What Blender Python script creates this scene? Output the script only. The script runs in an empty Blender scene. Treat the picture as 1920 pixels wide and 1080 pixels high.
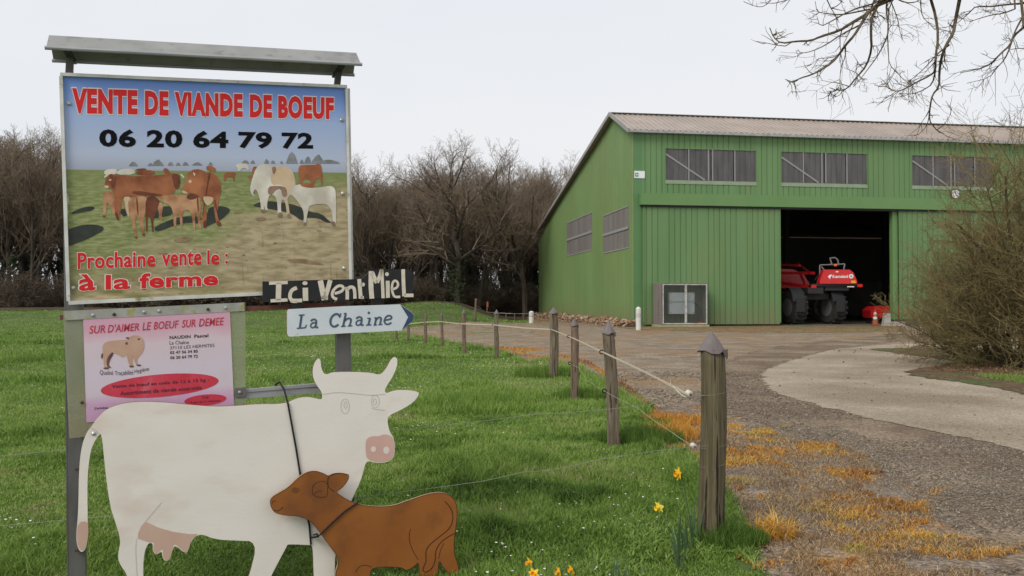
import bpy, math, random
import numpy as np
from mathutils import Vector, Matrix, noise
R = random.Random(7)
NR = np.random.RandomState(11)
S = bpy.context.scene
COL = S.collection
# ------------------------------------------------------------------ camera, world, sun
F = 1560.0                      # focal length in photograph pixels
CH = 1.35
PITCH = math.atan(26 / F)
cd = bpy.data.cameras.new('camera'); cam = bpy.data.objects.new('camera', cd); COL.objects.link(cam)
cam.location = (0, 0, CH); cam.rotation_euler = (math.pi / 2 + PITCH, 0, 0)
cd.sensor_width = 36; cd.lens = F / 1920 * 36; cd.clip_end = 3000; cd.clip_start = .05
cd.dof.use_dof = True; cd.dof.focus_distance = 4.6; cd.dof.aperture_fstop = 10
S.camera = cam
W = bpy.data.worlds.new('World'); S.world = W; W.use_nodes = True
nt = W.node_tree; nt.nodes.clear()
SUN_EL, SUN_AZ = math.radians(40), math.radians(-140)      # azimuth from +Y towards +X
sky = nt.nodes.new('ShaderNodeTexSky'); sky.sky_type = 'NISHITA'; sky.sun_disc = False
sky.sun_elevation = SUN_EL; sky.sun_rotation = SUN_AZ; sky.dust_density = 4
bg1 = nt.nodes.new('ShaderNodeBackground'); bg1.inputs[1].default_value = .05
nt.links.new(sky.outputs[0], bg1.inputs[0])
# pale overcast layer, slightly uneven
tc = nt.nodes.new('ShaderNodeTexCoord'); mp = nt.nodes.new('ShaderNodeMapping'); mp.inputs['Scale'].default_value = (1, 1, 3)
ns = nt.nodes.new('ShaderNodeTexNoise'); ns.inputs['Scale'].default_value = 1.3; ns.inputs['Detail'].default_value = 4
rp = nt.nodes.new('ShaderNodeValToRGB')
rp.color_ramp.elements[0].position = .3; rp.color_ramp.elements[0].color = (.735, .765, .815, 1)
rp.color_ramp.elements[1].position = .7; rp.color_ramp.elements[1].color = (.80, .805, .82, 1)
bg2 = nt.nodes.new('ShaderNodeBackground'); bg2.inputs[1].default_value = .93
nt.links.new(tc.outputs['Generated'], mp.inputs[0]); nt.links.new(mp.outputs[0], ns.inputs[0])
nt.links.new(ns.outputs[0], rp.inputs[0]); nt.links.new(rp.outputs[0], bg2.inputs[0])
ad = nt.nodes.new('ShaderNodeMixShader'); ad.inputs[0].default_value = .88
out = nt.nodes.new('ShaderNodeOutputWorld')
nt.links.new(bg1.outputs[0], ad.inputs[1]); nt.links.new(bg2.outputs[0], ad.inputs[2]); nt.links.new(ad.outputs[0], out.inputs[0])
sd = bpy.data.lights.new('sun', 'SUN'); sd.energy = 1.5; sd.angle = math.radians(28); sd.color = (1, .95, .88)
sun = bpy.data.objects.new('sun', sd); COL.objects.link(sun)
sdir = Vector((math.sin(SUN_AZ) * math.cos(SUN_EL), math.cos(SUN_AZ) * math.cos(SUN_EL), math.sin(SUN_EL)))
sun.rotation_euler = sdir.to_track_quat('Z', 'Y').to_euler(); sun.location = (-20, -20, 30)
S.view_settings.view_transform = 'Standard'; S.view_settings.look = 'None'
S.view_settings.exposure = .36; S.view_settings.gamma = 1; S.view_settings.use_curve_mapping = False

# ------------------------------------------------------------------ pixel helpers (photo pixels -> world)
def ray(x, y):
    a, b = (x - 960) / F, (540 - y) / F
    c, s = math.cos(PITCH), math.sin(PITCH)
    return Vector((a, c - b * s, s + b * c))
CAM = Vector((0, 0, CH))
def at(x, y, Y):
    d = ray(x, y); return CAM + d * (Y / d.y)
def gp(x, y, z=0.0):
    d = ray(x, y); t = (z - CH) / d.z; return CAM + d * t
class Plane:
    def __init__(s, o, yaw):
        s.o = Vector(o); s.u = Vector((math.cos(yaw), math.sin(yaw), 0)); s.v = Vector((0, 0, 1))
        s.n = s.u.cross(s.v)                      # towards the camera (for small yaw: -Y)
    def hit(s, x, y, off=0.0):
        d = ray(x, y); o = s.o + s.n * off
        t = (o - CAM).dot(s.n) / d.dot(s.n); return CAM + d * t
    def uv(s, x, y, off=0.0):
        p = s.hit(x, y, off) - s.o; return p.dot(s.u), p.dot(s.v)
    def P(s, u, v, off=0.0):
        return s.o + s.u * u + s.v * v + s.n * off

# ------------------------------------------------------------------ materials
MATS = {}
def mat(name, c1, c2=None, scale=8, rough=.7, metal=0, bump=0, bscale=None, detail=5, stretch=(1, 1, 1), lo=.35, hi=.65,
        spec=.3, alpha=1, c3=None, coords='Object', emis=0, s3=None, t3=(.6, .7), bdist=.02):
    if name in MATS: return MATS[name]
    m = bpy.data.materials.new(name); m.use_nodes = True; t = m.node_tree
    b = t.nodes['Principled BSDF']; L = t.links.new
    b.inputs['Roughness'].default_value = rough; b.inputs['Metallic'].default_value = metal
    b.inputs['Specular IOR Level'].default_value = spec; b.inputs['Alpha'].default_value = alpha
    b.inputs['Base Color'].default_value = (*c1, 1)
    if c2 is not None or bump:
        tcn = t.nodes.new('ShaderNodeTexCoord'); mpn = t.nodes.new('ShaderNodeMapping'); mpn.inputs['Scale'].default_value = stretch
        L(tcn.outputs[coords], mpn.inputs[0])
    if c2 is not None:
        n = t.nodes.new('ShaderNodeTexNoise'); n.inputs['Scale'].default_value = scale; n.inputs['Detail'].default_value = detail
        L(mpn.outputs[0], n.inputs[0])
        r = t.nodes.new('ShaderNodeValToRGB')
        r.color_ramp.elements[0].position = lo; r.color_ramp.elements[0].color = (*c1, 1)
        r.color_ramp.elements[1].position = hi; r.color_ramp.elements[1].color = (*c2, 1)
        L(n.outputs[0], r.inputs[0]); src = r.outputs[0]
        if c3 is not None:
            n3 = t.nodes.new('ShaderNodeTexNoise'); n3.inputs['Scale'].default_value = s3 or scale * .37; n3.inputs['Detail'].default_value = 7
            L(mpn.outputs[0], n3.inputs[0])
            r3 = t.nodes.new('ShaderNodeMapRange'); r3.inputs[1].default_value = t3[0]; r3.inputs[2].default_value = t3[1]
            L(n3.outputs[0], r3.inputs[0])
            mx = t.nodes.new('ShaderNodeMix'); mx.data_type = 'RGBA'; L(r3.outputs[0], mx.inputs[0]); L(src, mx.inputs[6]); mx.inputs[7].default_value = (*c3, 1)
            src = mx.outputs[2]
        L(src, b.inputs['Base Color'])
    if bump:
        n2 = t.nodes.new('ShaderNodeTexNoise'); n2.inputs['Scale'].default_value = bscale or scale * 3; n2.inputs['Detail'].default_value = 6
        L(mpn.outputs[0], n2.inputs[0])
        bp = t.nodes.new('ShaderNodeBump'); bp.inputs['Strength'].default_value = bump; bp.inputs['Distance'].default_value = bdist
        L(n2.outputs[0], bp.inputs['Height']); L(bp.outputs[0], b.inputs['Normal'])
    MATS[name] = m; return m
def attr_mat(name, ramp, attr='tint', rough=.6, spec=.25, trans=0):
    m = bpy.data.materials.new(name); m.use_nodes = True; t = m.node_tree; b = t.nodes['Principled BSDF']
    a = t.nodes.new('ShaderNodeAttribute'); a.attribute_name = attr
    r = t.nodes.new('ShaderNodeValToRGB'); e = r.color_ramp.elements
    while len(e) < len(ramp): e.new(.5)
    for i, (p, c) in enumerate(ramp): e[i].position = p; e[i].color = (*c, 1)
    t.links.new(a.outputs['Fac'], r.inputs[0]); t.links.new(r.outputs[0], b.inputs['Base Color'])
    b.inputs['Roughness'].default_value = rough; b.inputs['Specular IOR Level'].default_value = spec
    if trans:
        tr = t.nodes.new('ShaderNodeBsdfTranslucent'); t.links.new(r.outputs[0], tr.inputs[0])
        mx = t.nodes.new('ShaderNodeMixShader'); mx.inputs[0].default_value = trans
        t.links.new(b.outputs[0], mx.inputs[1]); t.links.new(tr.outputs[0], mx.inputs[2])
        t.links.new(mx.outputs[0], t.nodes['Material Output'].inputs[0])
    return m

# ------------------------------------------------------------------ mesh builder
class MB:
    def __init__(s): s.v = []; s.f = []; s.m = []; s.smooth = False
    def face(s, pts, mi=0):
        b = len(s.v); s.v += [tuple(p) for p in pts]; s.f.append(tuple(range(b, b + len(pts)))); s.m.append(mi)
    def box(s, o, a, b, c, mi=0):
        """corner o, edge vectors a b c"""
        o, a, b, c = map(Vector, (o, a, b, c)); n = len(s.v)
        if a.cross(b).dot(c) < 0: a, b = b, a
        for k in (0, 1):
            for p in (o, o + a, o + a + b, o + b): s.v.append(tuple(p + c * k))
        for q in ((3, 2, 1, 0), (4, 5, 6, 7), (0, 1, 5, 4), (1, 2, 6, 5), (2, 3, 7, 6), (3, 0, 4, 7)):
            s.f.append(tuple(n + i for i in q)); s.m.append(mi)
    def cbox(s, c, sx, sy, sz, rz=0, mi=0):
        m = Matrix.Rotation(rz, 3, 'Z'); a, b = m @ Vector((sx, 0, 0)), m @ Vector((0, sy, 0)); z = Vector((0, 0, sz))
        s.box(Vector(c) - (a + b + z) / 2, a, b, z, mi)
    def bar(s, p, q, w, h, up=(0, 0, 1), mi=0):
        p, q = Vector(p), Vector(q); d = (q - p); up = Vector(up); sd_ = d.cross(up).normalized(); u2 = sd_.cross(d).normalized()
        s.box(p - sd_ * w / 2 - u2 * h / 2, d, sd_ * w, u2 * h, mi)
    def tube(s, pts, rad, n=6, mi=0, cap=True, jit=0):
        pts = [Vector(p) for p in pts]; k = len(pts)
        if not hasattr(rad, '__len__'): rad = [rad] * k
        base = len(s.v); t0 = (pts[1] - pts[0]).normalized()
        ref = Vector((0, 0, 1)) if abs(t0.z) < .9 else Vector((1, 0, 0))
        a = t0.cross(ref).normalized()
        for i, p in enumerate(pts):
            t = (pts[min(i + 1, k - 1)] - pts[max(i - 1, 0)]); t = t.normalized() if t.length > 1e-9 else t0
            a = (a - t * a.dot(t)); a = a.normalized() if a.length > 1e-6 else t.orthogonal().normalized()
            b = t.cross(a)
            for j in range(n):
                an = 2 * math.pi * j / n; r = rad[i] * (1 + (R.uniform(-jit, jit) if jit else 0))
                s.v.append(tuple(p + a * (math.cos(an) * r) + b * (math.sin(an) * r)))
        for i in range(k - 1):
            for j in range(n):
                q, w = base + i * n + j, base + i * n + (j + 1) % n
                s.f.append((q, w, w + n, q + n)); s.m.append(mi)
        if cap:
            s.f.append(tuple(base + j for j in reversed(range(n)))); s.m.append(mi)
            s.f.append(tuple(base + (k - 1) * n + j for j in range(n))); s.m.append(mi)
    def prism(s, pts, nrm, th, mi=0, side=1):
        """pts = front outline, extruded back along -nrm*th"""
        nrm = Vector(nrm); pts = [Vector(p) for p in pts]
        ar = Vector((0, 0, 0))
        for i in range(len(pts)): ar += pts[i].cross(pts[(i + 1) % len(pts)])
        if ar.dot(nrm) < 0: pts = pts[::-1]
        n = len(pts); b = len(s.v)
        s.v += [tuple(p) for p in pts] + [tuple(p - nrm * th) for p in pts]
        s.f.append(tuple(range(b, b + n))); s.m.append(mi)
        s.f.append(tuple(b + n + i for i in reversed(range(n)))); s.m.append(side)
        for i in range(n):
            j = (i + 1) % n; s.f.append((b + j, b + i, b + n + i, b + n + j)); s.m.append(side)
    def lathe(s, base, prof, n=12, axis=(0, 0, 1), mi=0):
        base = Vector(base); ax = Vector(axis).normalized(); a = ax.orthogonal().normalized(); b_ = ax.cross(a); b = len(s.v)
        for r, z in prof:
            for j in range(n):
                an = 2 * math.pi * j / n; s.v.append(tuple(base + ax * z + a * (math.cos(an) * r) + b_ * (math.sin(an) * r)))
        k = len(prof)
        for i in range(k - 1):
            for j in range(n):
                q, w = b + i * n + j, b + i * n + (j + 1) % n; s.f.append((q, w, w + n, q + n)); s.m.append(mi)
        s.f.append(tuple(b + j for j in reversed(range(n)))); s.m.append(mi)
        s.f.append(tuple(b + (k - 1) * n + j for j in range(n))); s.m.append(mi)
    def build(s, name, mats, parent=None, origin=None, smooth=False, label=None):
        org = wloc(parent) if parent is not None else Vector(origin or (0, 0, 0))
        me = bpy.data.meshes.new(name)
        me.from_pydata([(x - org.x, y - org.y, z - org.z) for x, y, z in s.v], [], s.f)
        if not isinstance(mats, (list, tuple)): mats = [mats]
        for m in mats: me.materials.append(m)
        me.polygons.foreach_set('material_index', [min(i, len(mats) - 1) for i in s.m])
        if smooth or s.smooth: me.polygons.foreach_set('use_smooth', [True] * len(s.f))
        me.update()
        o = bpy.data.objects.new(name, me); COL.objects.link(o)
        if parent is not None: o.parent = parent
        else: o.location = org
        if label: o['label'] = label
        return o
def wloc(o):
    v = Vector((0, 0, 0))
    while o is not None: v += o.location; o = o.parent
    return v
def tag(o, label=None, cat=None, group=None, kind=None):
    if label: o['label'] = label
    if cat: o['category'] = cat
    if group: o['group'] = group
    if kind: o['kind'] = kind
    return o
def thing(name, loc, label, cat, group=None):
    o = bpy.data.objects.new(name, None); o.empty_display_size = .1; COL.objects.link(o); o.location = loc
    return tag(o, label, cat, group)
def copy_tree(o, loc=None, rz=None, sc=None, parent=None):
    c = o.copy(); COL.objects.link(c); c.parent = parent
    for ch in o.children: copy_tree(ch, parent=c)
    if loc is not None: c.location = loc
    if rz is not None: c.rotation_euler = (0, 0, rz)
    if sc is not None: c.scale = sc
    return c
def chaikin(pts, it=2):
    for _ in range(it):
        q = []
        for i in range(len(pts)):
            a, b = pts[i], pts[(i + 1) % len(pts)]
            q += [(a[0] * .75 + b[0] * .25, a[1] * .75 + b[1] * .25), (a[0] * .25 + b[0] * .75, a[1] * .25 + b[1] * .75)]
        pts = q
    return pts
def smooth_line(pts, it=2):
    for _ in range(it):
        q = [pts[0]]
        for i in range(len(pts) - 1):
            a, b = pts[i], pts[i + 1]
            q += [tuple(a[k] * .75 + b[k] * .25 for k in range(len(a))), tuple(a[k] * .25 + b[k] * .75 for k in range(len(a)))]
        pts = q + [pts[-1]]
    return pts
def crop(o, s, pts): return [(o[0] + x / s, o[1] + y / s) for x, y in pts]
def flat(pl, off, polys, name, m, parent, mb=None, sm=0):
    if name and mb is None and len(polys) > 1:
        for i, p in enumerate(polys): o = flat(pl, off + i * .00002, [p], name, m, parent, sm=sm)
        return o
    mb = mb or MB()
    for p in polys:
        if sm: p = chaikin(p, sm)
        q = [pl.hit(x, y, off) for x, y in p]
        ar = Vector((0, 0, 0))
        for i in range(len(q)): ar += q[i].cross(q[(i + 1) % len(q)])
        if ar.dot(pl.n) < 0: q = q[::-1]
        mb.face(q)
    return mb.build(name, m, parent) if name else mb
def stroke(mb, pl, off, pts, w, rnd=True):
    """painted brush line of pixel width w on a plane"""
    L_, R_ = [], []
    for i, p in enumerate(pts):
        a, b = pts[max(i - 1, 0)], pts[min(i + 1, len(pts) - 1)]
        dx, dy = b[0] - a[0], b[1] - a[1]; l = math.hypot(dx, dy) or 1; nx, ny = -dy / l, dx / l
        ww = w[i] if hasattr(w, '__len__') else w
        L_.append((p[0] + nx * ww / 2, p[1] + ny * ww / 2)); R_.append((p[0] - nx * ww / 2, p[1] - ny * ww / 2))
    for i in range(len(pts) - 1):
        q = [pl.hit(*L_[i], off), pl.hit(*L_[i + 1], off), pl.hit(*R_[i + 1], off), pl.hit(*R_[i], off)]
        if (q[1] - q[0]).cross(q[3] - q[0]).dot(pl.n) < 0: q = q[::-1]
        mb.face(q)
def disc(mb, pl, off, c, r, ry=None, n=14, rot=0):
    ry = ry or r; pts = []
    for i in range(n):
        a = -2 * math.pi * i / n; x, y = r * math.cos(a), ry * math.sin(a)
        pts.append((c[0] + x * math.cos(rot) - y * math.sin(rot), c[1] + x * math.sin(rot) + y * math.cos(rot)))
    flat(pl, off, [pts], None, None, None, mb)
def text_verts(body, offset=0.0, shear=0.0, res=3):
    cu = bpy.data.curves.new('t', 'FONT'); cu.body = body; cu.size = 1; cu.offset = offset; cu.shear = shear
    cu.resolution_u = res; cu.fill_mode = 'FRONT'; cu.space_character = 1.0 + offset * 2.2
    o = bpy.data.objects.new('t', cu); COL.objects.link(o)
    dg = bpy.context.evaluated_depsgraph_get(); me = bpy.data.meshes.new_from_object(o.evaluated_get(dg))
    v = [tuple(x.co) for x in me.vertices]; f = [tuple(p.vertices) for p in me.polygons]
    bpy.data.objects.remove(o); bpy.data.meshes.remove(me); bpy.data.curves.remove(cu)
    return v, f
def text(mb, pl, off, body, quad, weight=.02, outline=None, omb=None, shear=0.0, ooff=None, mi=0):
    """quad = x0, x1, top at x0, bottom at x0, top at x1, bottom at x1 (photo pixels)"""
    x0, x1, t0, b0, t1, b1 = quad
    v, f = text_verts(body, weight, shear)
    ax, bx = min(p[0] for p in v), max(p[0] for p in v); ay, by = min(p[1] for p in v), max(p[1] for p in v)
    def put(v, f, m, o):
        b = len(m.v)
        for p in v:
            u = (p[0] - ax) / (bx - ax); w = (p[1] - ay) / (by - ay)
            T, B = t0 + (t1 - t0) * u, b0 + (b1 - b0) * u
            m.v.append(tuple(pl.hit(x0 + (x1 - x0) * u, B + (T - B) * w, o)))
        for q in f: m.f.append(tuple(b + i for i in q)); m.m.append(mi)
    put(v, f, mb, off)
    if outline:
        sp = 1.0 + weight * 2.2
        cu_v, cu_f = text_verts2(body, weight + outline, shear, sp)
        put(cu_v, cu_f, omb, ooff)
def text_verts2(body, offset, shear, space):
    cu = bpy.data.curves.new('t', 'FONT'); cu.body = body; cu.size = 1; cu.offset = offset; cu.shear = shear
    cu.resolution_u = 3; cu.fill_mode = 'FRONT'; cu.space_character = space
    o = bpy.data.objects.new('t', cu); COL.objects.link(o)
    dg = bpy.context.evaluated_depsgraph_get(); me = bpy.data.meshes.new_from_object(o.evaluated_get(dg))
    v = [tuple(x.co) for x in me.vertices]; f = [tuple(p.vertices) for p in me.polygons]
    bpy.data.objects.remove(o); bpy.data.meshes.remove(me); bpy.data.curves.remove(cu)
    return v, f
def soup(name, verts, tris, m, attrs=None, kind='stuff', parent=None):
    me = bpy.data.meshes.new(name); n, k = len(verts), len(tris)
    me.vertices.add(n); me.vertices.foreach_set('co', np.ascontiguousarray(verts, dtype=np.float32).ravel())
    me.loops.add(k * 3); me.loops.foreach_set('vertex_index', np.ascontiguousarray(tris, dtype=np.int32).ravel())
    me.polygons.add(k); me.polygons.foreach_set('loop_start', np.arange(0, k * 3, 3, dtype=np.int32))
    me.update(calc_edges=True); me.validate()
    for an, av in (attrs or {}).items():
        a = me.attributes.new(an, 'FLOAT', 'POINT'); a.data.foreach_set('value', np.ascontiguousarray(av, dtype=np.float32))
    me.materials.append(m); o = bpy.data.objects.new(name, me); COL.objects.link(o)
    if kind: o['kind'] = kind
    if parent: o.parent = parent
    return o
def rag(x, y, a=.22):
    return x + a * (vnoise(x, y, 2.2, 91) + .5 * vnoise(x, y, 7, 92) - .75) * 2, y + a * (vnoise(x, y, 2.2, 93) - .5) * 2
def inpoly(x, y, poly):
    c = np.zeros(len(x), bool); n = len(poly)
    for i in range(n):
        (x1, y1), (x2, y2) = poly[i], poly[(i + 1) % n]
        if y1 == y2: continue
        c ^= ((y1 > y) != (y2 > y)) & (x < (x2 - x1) * (y - y1) / (y2 - y1) + x1)
    return c
def sdist(x, y, poly):
    d = np.full(len(x), 1e9); n = len(poly)
    for i in range(n):
        (x1, y1), (x2, y2) = poly[i], poly[(i + 1) % n]
        dx, dy = x2 - x1, y2 - y1; l = dx * dx + dy * dy + 1e-12
        t = np.clip(((x - x1) * dx + (y - y1) * dy) / l, 0, 1)
        d = np.minimum(d, np.hypot(x - x1 - t * dx, y - y1 - t * dy))
    return np.where(inpoly(x, y, poly), d, -d)
def vnoise(x, y, s, seed=0):
    """cheap value noise on arrays"""
    x, y = x * s + seed * 17.3, y * s + seed * 9.1
    xi, yi = np.floor(x).astype(np.int64), np.floor(y).astype(np.int64); fx, fy = x - xi, y - yi
    fx, fy = fx * fx * (3 - 2 * fx), fy * fy * (3 - 2 * fy)
    def h(a, b):
        n = (a * 374761393 + b * 668265263 + seed * 974711) & 0x7fffffff; n = ((n ^ (n >> 13)) * 1274126177) & 0x7fffffff
        return ((n ^ (n >> 16)) & 0xffff) / 65535.0
    return (h(xi, yi) * (1 - fx) + h(xi + 1, yi) * fx) * (1 - fy) + (h(xi, yi + 1) * (1 - fx) + h(xi + 1, yi + 1) * fx) * fy

# ------------------------------------------------------------------ terrain
G = lambda pts: [tuple(gp(x, y)[:2]) for x, y in pts]
edge_px = [(1430, 1080), (1405, 1020), (1362, 940), (1311, 905), (1300, 878), (1244, 852), (1230, 826), (1228, 799), (1205, 765),
           (1139, 716), (1109, 704), (1090, 688), (1049, 679), (1023, 674), (991, 680), (960, 668), (939, 658), (908, 654), (884, 647), (840, 641), (783, 630), (750, 622)]
edge = G(edge_px)
near = [(1.45, 2.6), (1.2, 1.2), (1.0, -2)]
YARD = near[::-1] + edge + G([(762, 614), (800, 611), (860, 607), (994, 606)]) + [(1.5, 60), (2, 90), (70, 90), (70, -2)]
FIELD = [(-45, -2)] + near[::-1] + edge + G([(762, 614), (800, 611), (860, 607), (994, 606)]) + [(1.2, 58), (1.4, 63), (-45, 66)]
def sstep(a, b, x):
    t = np.clip((x - a) / (b - a), 0, 1); return t * t * (3 - 2 * t)
def terr(x, y):
    x, y = np.asarray(x, float), np.asarray(y, float)
    z = -.10 * (1 - sstep(3.6, 5.0, y)) * (1 - sstep(.6, 1.3, x))
    m = sstep(np.where(x > -9, 50.5, 44), 60, y + 1.5 * vnoise(x, y, .15, 3)) * (1 - sstep(-4.5, .5, x))
    z = z + m * (.85 + .55 * np.exp(-((x + 5.5) / 3.5) ** 2) + .25 * (vnoise(x, y, .2, 5) - .5))
    z = z - .4 * m * sstep(62, 74, y)
    fm = (1 - sstep(-.6, .4, x - .03 * y)) * (1 - sstep(40, 50, y))
    z = z + fm * (vnoise(x, y, .9, 1) - .5) * .07 * sstep(4, 7, y)
    return z
def tz(x, y): return float(terr([x], [y])[0])
Ys = np.concatenate([np.linspace(-6, 2, 6), np.geomspace(2.3, 110, 210), np.geomspace(130, 1500, 10)])
Xa = np.concatenate([-np.geomspace(8, .9, 14), np.linspace(-.8, .8, 170), np.geomspace(.9, 8, 14)])
vx = []; 
for Y in Ys: vx.append(np.stack([Xa * max(Y, 4), np.full(len(Xa), Y)], 1))
vx = np.concatenate(vx); vz = terr(vx[:, 0], vx[:, 1]); nX, nY = len(Xa), len(Ys)
ii, jj = np.meshgrid(np.arange(nY - 1), np.arange(nX - 1), indexing='ij'); q = (ii * nX + jj).ravel()
tris = np.concatenate([np.stack([q, q + 1, q + nX + 1], 1), np.stack([q, q + nX + 1, q + nX], 1)])
m_ground = mat('pasture_soil', (.05, .085, .018), (.09, .14, .03), scale=.9, rough=.95, c3=(.085, .10, .03), s3=.35, t3=(.5, .75), bump=.6, bscale=7, bdist=.06, detail=9)
ground = soup('ground', np.column_stack([vx, vz]), tris, m_ground, kind='structure')

def sheet_mat(name, cols, sc, amp, bump=.5, fine=60, c_st=None, rough=.95, nscale=1.6):
    m = mat(name, cols[0], cols[1], scale=sc, rough=rough, c3=cols[2], s3=sc * .3, t3=(.5, .62), bump=bump, bscale=fine, bdist=.015, detail=10)
    t = m.node_tree; L = t.links.new; b = t.nodes['Principled BSDF']
    tcn = [n for n in t.nodes if n.type == 'MAPPING'][0]
    if c_st:          # scattered pale and dark stones, as fine print of the gravel
        vo = t.nodes.new('ShaderNodeTexVoronoi'); vo.inputs['Scale'].default_value = c_st[0]; L(tcn.outputs[0], vo.inputs['Vector'])
        r = t.nodes.new('ShaderNodeValToRGB'); e = r.color_ramp.elements
        e[0].position = 0; e[0].color = (.55, .55, .55, 1); e[1].position = 1; e[1].color = (c_st[1],) * 3 + (1,)
        sp = t.nodes.new('ShaderNodeSeparateColor'); L(vo.outputs['Color'], sp.inputs[0]); L(sp.outputs[0], r.inputs[0])
        mx = t.nodes.new('ShaderNodeMix'); mx.data_type = 'RGBA'; mx.blend_type = 'MULTIPLY'; mx.inputs[0].default_value = 1
        src = b.inputs['Base Color'].links[0].from_socket; L(src, mx.inputs[6]); L(r.outputs[0], mx.inputs[7]); L(mx.outputs[2], b.inputs['Base Color'])
    a = t.nodes.new('ShaderNodeAttribute'); a.attribute_name = 'edge'
    n = t.nodes.new('ShaderNodeTexNoise'); n.inputs['Scale'].default_value = nscale; n.inputs['Detail'].default_value = 9; n.inputs['Roughness'].default_value = .7; L(tcn.outputs[0], n.inputs[0])
    m1 = t.nodes.new('ShaderNodeMath'); m1.operation = 'SUBTRACT'; L(n.outputs[0], m1.inputs[0]); m1.inputs[1].default_value = .5
    m2 = t.nodes.new('ShaderNodeMath'); m2.operation = 'MULTIPLY_ADD'; L(m1.outputs[0], m2.inputs[0]); m2.inputs[1].default_value = amp; L(a.outputs['Fac'], m2.inputs[2])
    m3 = t.nodes.new('ShaderNodeMapRange'); m3.inputs[1].default_value = 0; m3.inputs[2].default_value = .05 * amp; L(m2.outputs[0], m3.inputs[0])
    L(m3.outputs[0], b.inputs['Alpha'])
    return m
def sheet(name, poly, z, m, margin=.5, ymax=95):
    Yr = np.concatenate([np.linspace(-2, 2, 4), np.geomspace(2.3, ymax, 150)]); X = np.concatenate([np.linspace(-.8, .9, 200), np.geomspace(.95, 8, 12)])
    v = np.concatenate([np.stack([X * max(Y, 4), np.full(len(X), Y)], 1) for Y in Yr])
    e = sdist(v[:, 0], v[:, 1], poly); nX, nY = len(X), len(Yr)
    ii, jj = np.meshgrid(np.arange(nY - 1), np.arange(nX - 1), indexing='ij'); q = (ii * nX + jj).ravel()
    keep = np.maximum.reduce([e[q], e[q + 1], e[q + nX], e[q + nX + 1]]) > -margin; q = q[keep]
    t = np.concatenate([np.stack([q, q + 1, q + nX + 1], 1), np.stack([q, q + nX + 1, q + nX], 1)])
    used = np.unique(t); mp_ = np.full(len(v), -1); mp_[used] = np.arange(len(used))
    v = v[used]; zz = terr(v[:, 0], v[:, 1]) + z
    return soup(name, np.column_stack([v, zz]), mp_[t], m, {'edge': e[used]}, kind='structure')
m_yard = sheet_mat('pale_gravel', ((.17, .125, .085), (.28, .225, .16), (.24, .155, .08)), 1.3, .5, c_st=(38, 1.5), bump=.8)
sheet('gravel_yard', YARD, .004, m_yard)
TRACK = G([(1700, 626), (1600, 634), (1480, 646), (1400, 662), (1355, 685), (1330, 720), (1370, 775), (1450, 800), (1560, 840), (1680, 890), (1790, 965), (1920, 1060)]) + [(3.0, 1), (9, 1)] + \
        G([(1920, 835), (1800, 808), (1650, 778), (1540, 752), (1460, 722), (1430, 705), (1470, 680), (1560, 655), (1640, 645), (1700, 640), (1900, 636), (1900, 624)])
m_track = sheet_mat('dark_track_dirt', ((.13, .092, .060), (.19, .14, .095), (.25, .19, .13)), 1.6, 1.1, c_st=(45, 1.5), bump=.8)
sheet('dirt_track', TRACK, .008, m_track, margin=.6)
ROAD = G([(1700, 645), (1640, 648), (1560, 656), (1470, 680), (1425, 700), (1440, 733), (1540, 765), (1650, 790), (1800, 822), (1920, 849)]) + [(4.7, 4.4), (9, 3), (40, 3), (40, 26)] + G([(1900, 640)])
m_road = sheet_mat('worn_concrete', ((.34, .28, .205), (.44, .365, .275), (.27, .215, .15)), .9, .55, bump=.35, c_st=(60, 1.2), nscale=2.6)
sheet('concrete_road', ROAD, .014, m_road, margin=.2)
BUSHP = G([(1690, 697), (1740, 690), (1800, 680)]) + [(10, 24), (18, 24), (18, 13)] + G([(1920, 742), (1860, 728), (1780, 716), (1720, 708)])
m_lit = sheet_mat('leaf_litter_soil', ((.075, .045, .025), (.13, .085, .045), (.07, .09, .025)), 3, .9, c_st=(30, 1.8), bump=1)
sheet('bush_bed', BUSHP, .022, m_lit, margin=.5)
BASE = G([(994, 605), (1050, 603), (1100, 606), (1190, 618), (1330, 623), (1500, 625), (1690, 622), (1690, 606)]) + [(20, 52), (6, 60), (1, 70)]
m_base = sheet_mat('brown_leafy_soil', ((.15, .085, .04), (.23, .15, .08), (.11, .12, .04)), 2, 1.4, c_st=(14, 1.7), bump=1)
sheet('barn_verge', BASE, .010, m_base, margin=1)
VERGE = G([(1222, 768), (1300, 752), (1400, 790), (1540, 845), (1670, 905), (1790, 985), (1900, 1079)]) + [(2.0, 2.2), (1.3, 2.2)] + G([(1464, 1080), (1420, 1010), (1340, 905), (1290, 870), (1235, 850)])
m_verge = sheet_mat('dead_grass_soil', ((.11, .075, .05), (.25, .20, .15), (.30, .16, .05)), 3.2, .9, c_st=(50, 1.6), bump=1)
sheet('grass_verge', VERGE, .012, m_verge, margin=.4)
fl = [(-200, 57), (-9, 57), (-3, 60), (1, 62), (2.2, 90), (200, 90), (200, 400), (-200, 400)]
m_fl = mat('forest_floor_soil', (.05, .034, .022), (.085, .055, .032), scale=.8, rough=1, bump=1, bscale=6, bdist=.1)
Yr = np.concatenate([np.linspace(55, 95, 40), np.linspace(100, 400, 12)]); X = np.concatenate([np.linspace(-200, -50, 12), np.linspace(-48, 30, 70), np.linspace(35, 200, 12)])
v = np.concatenate([np.stack([X, np.full(len(X), Y)], 1) for Y in Yr]); nX, nY = len(X), len(Yr)
ii, jj = np.meshgrid(np.arange(nY - 1), np.arange(nX - 1), indexing='ij'); q = (ii * nX + jj).ravel()
cx, cy = v[q, 0] + .5, v[q, 1] + .5
q = q[inpoly(cx, cy + vnoise(cx, cy, .5, 8) * 2 - 1, fl)]
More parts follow.
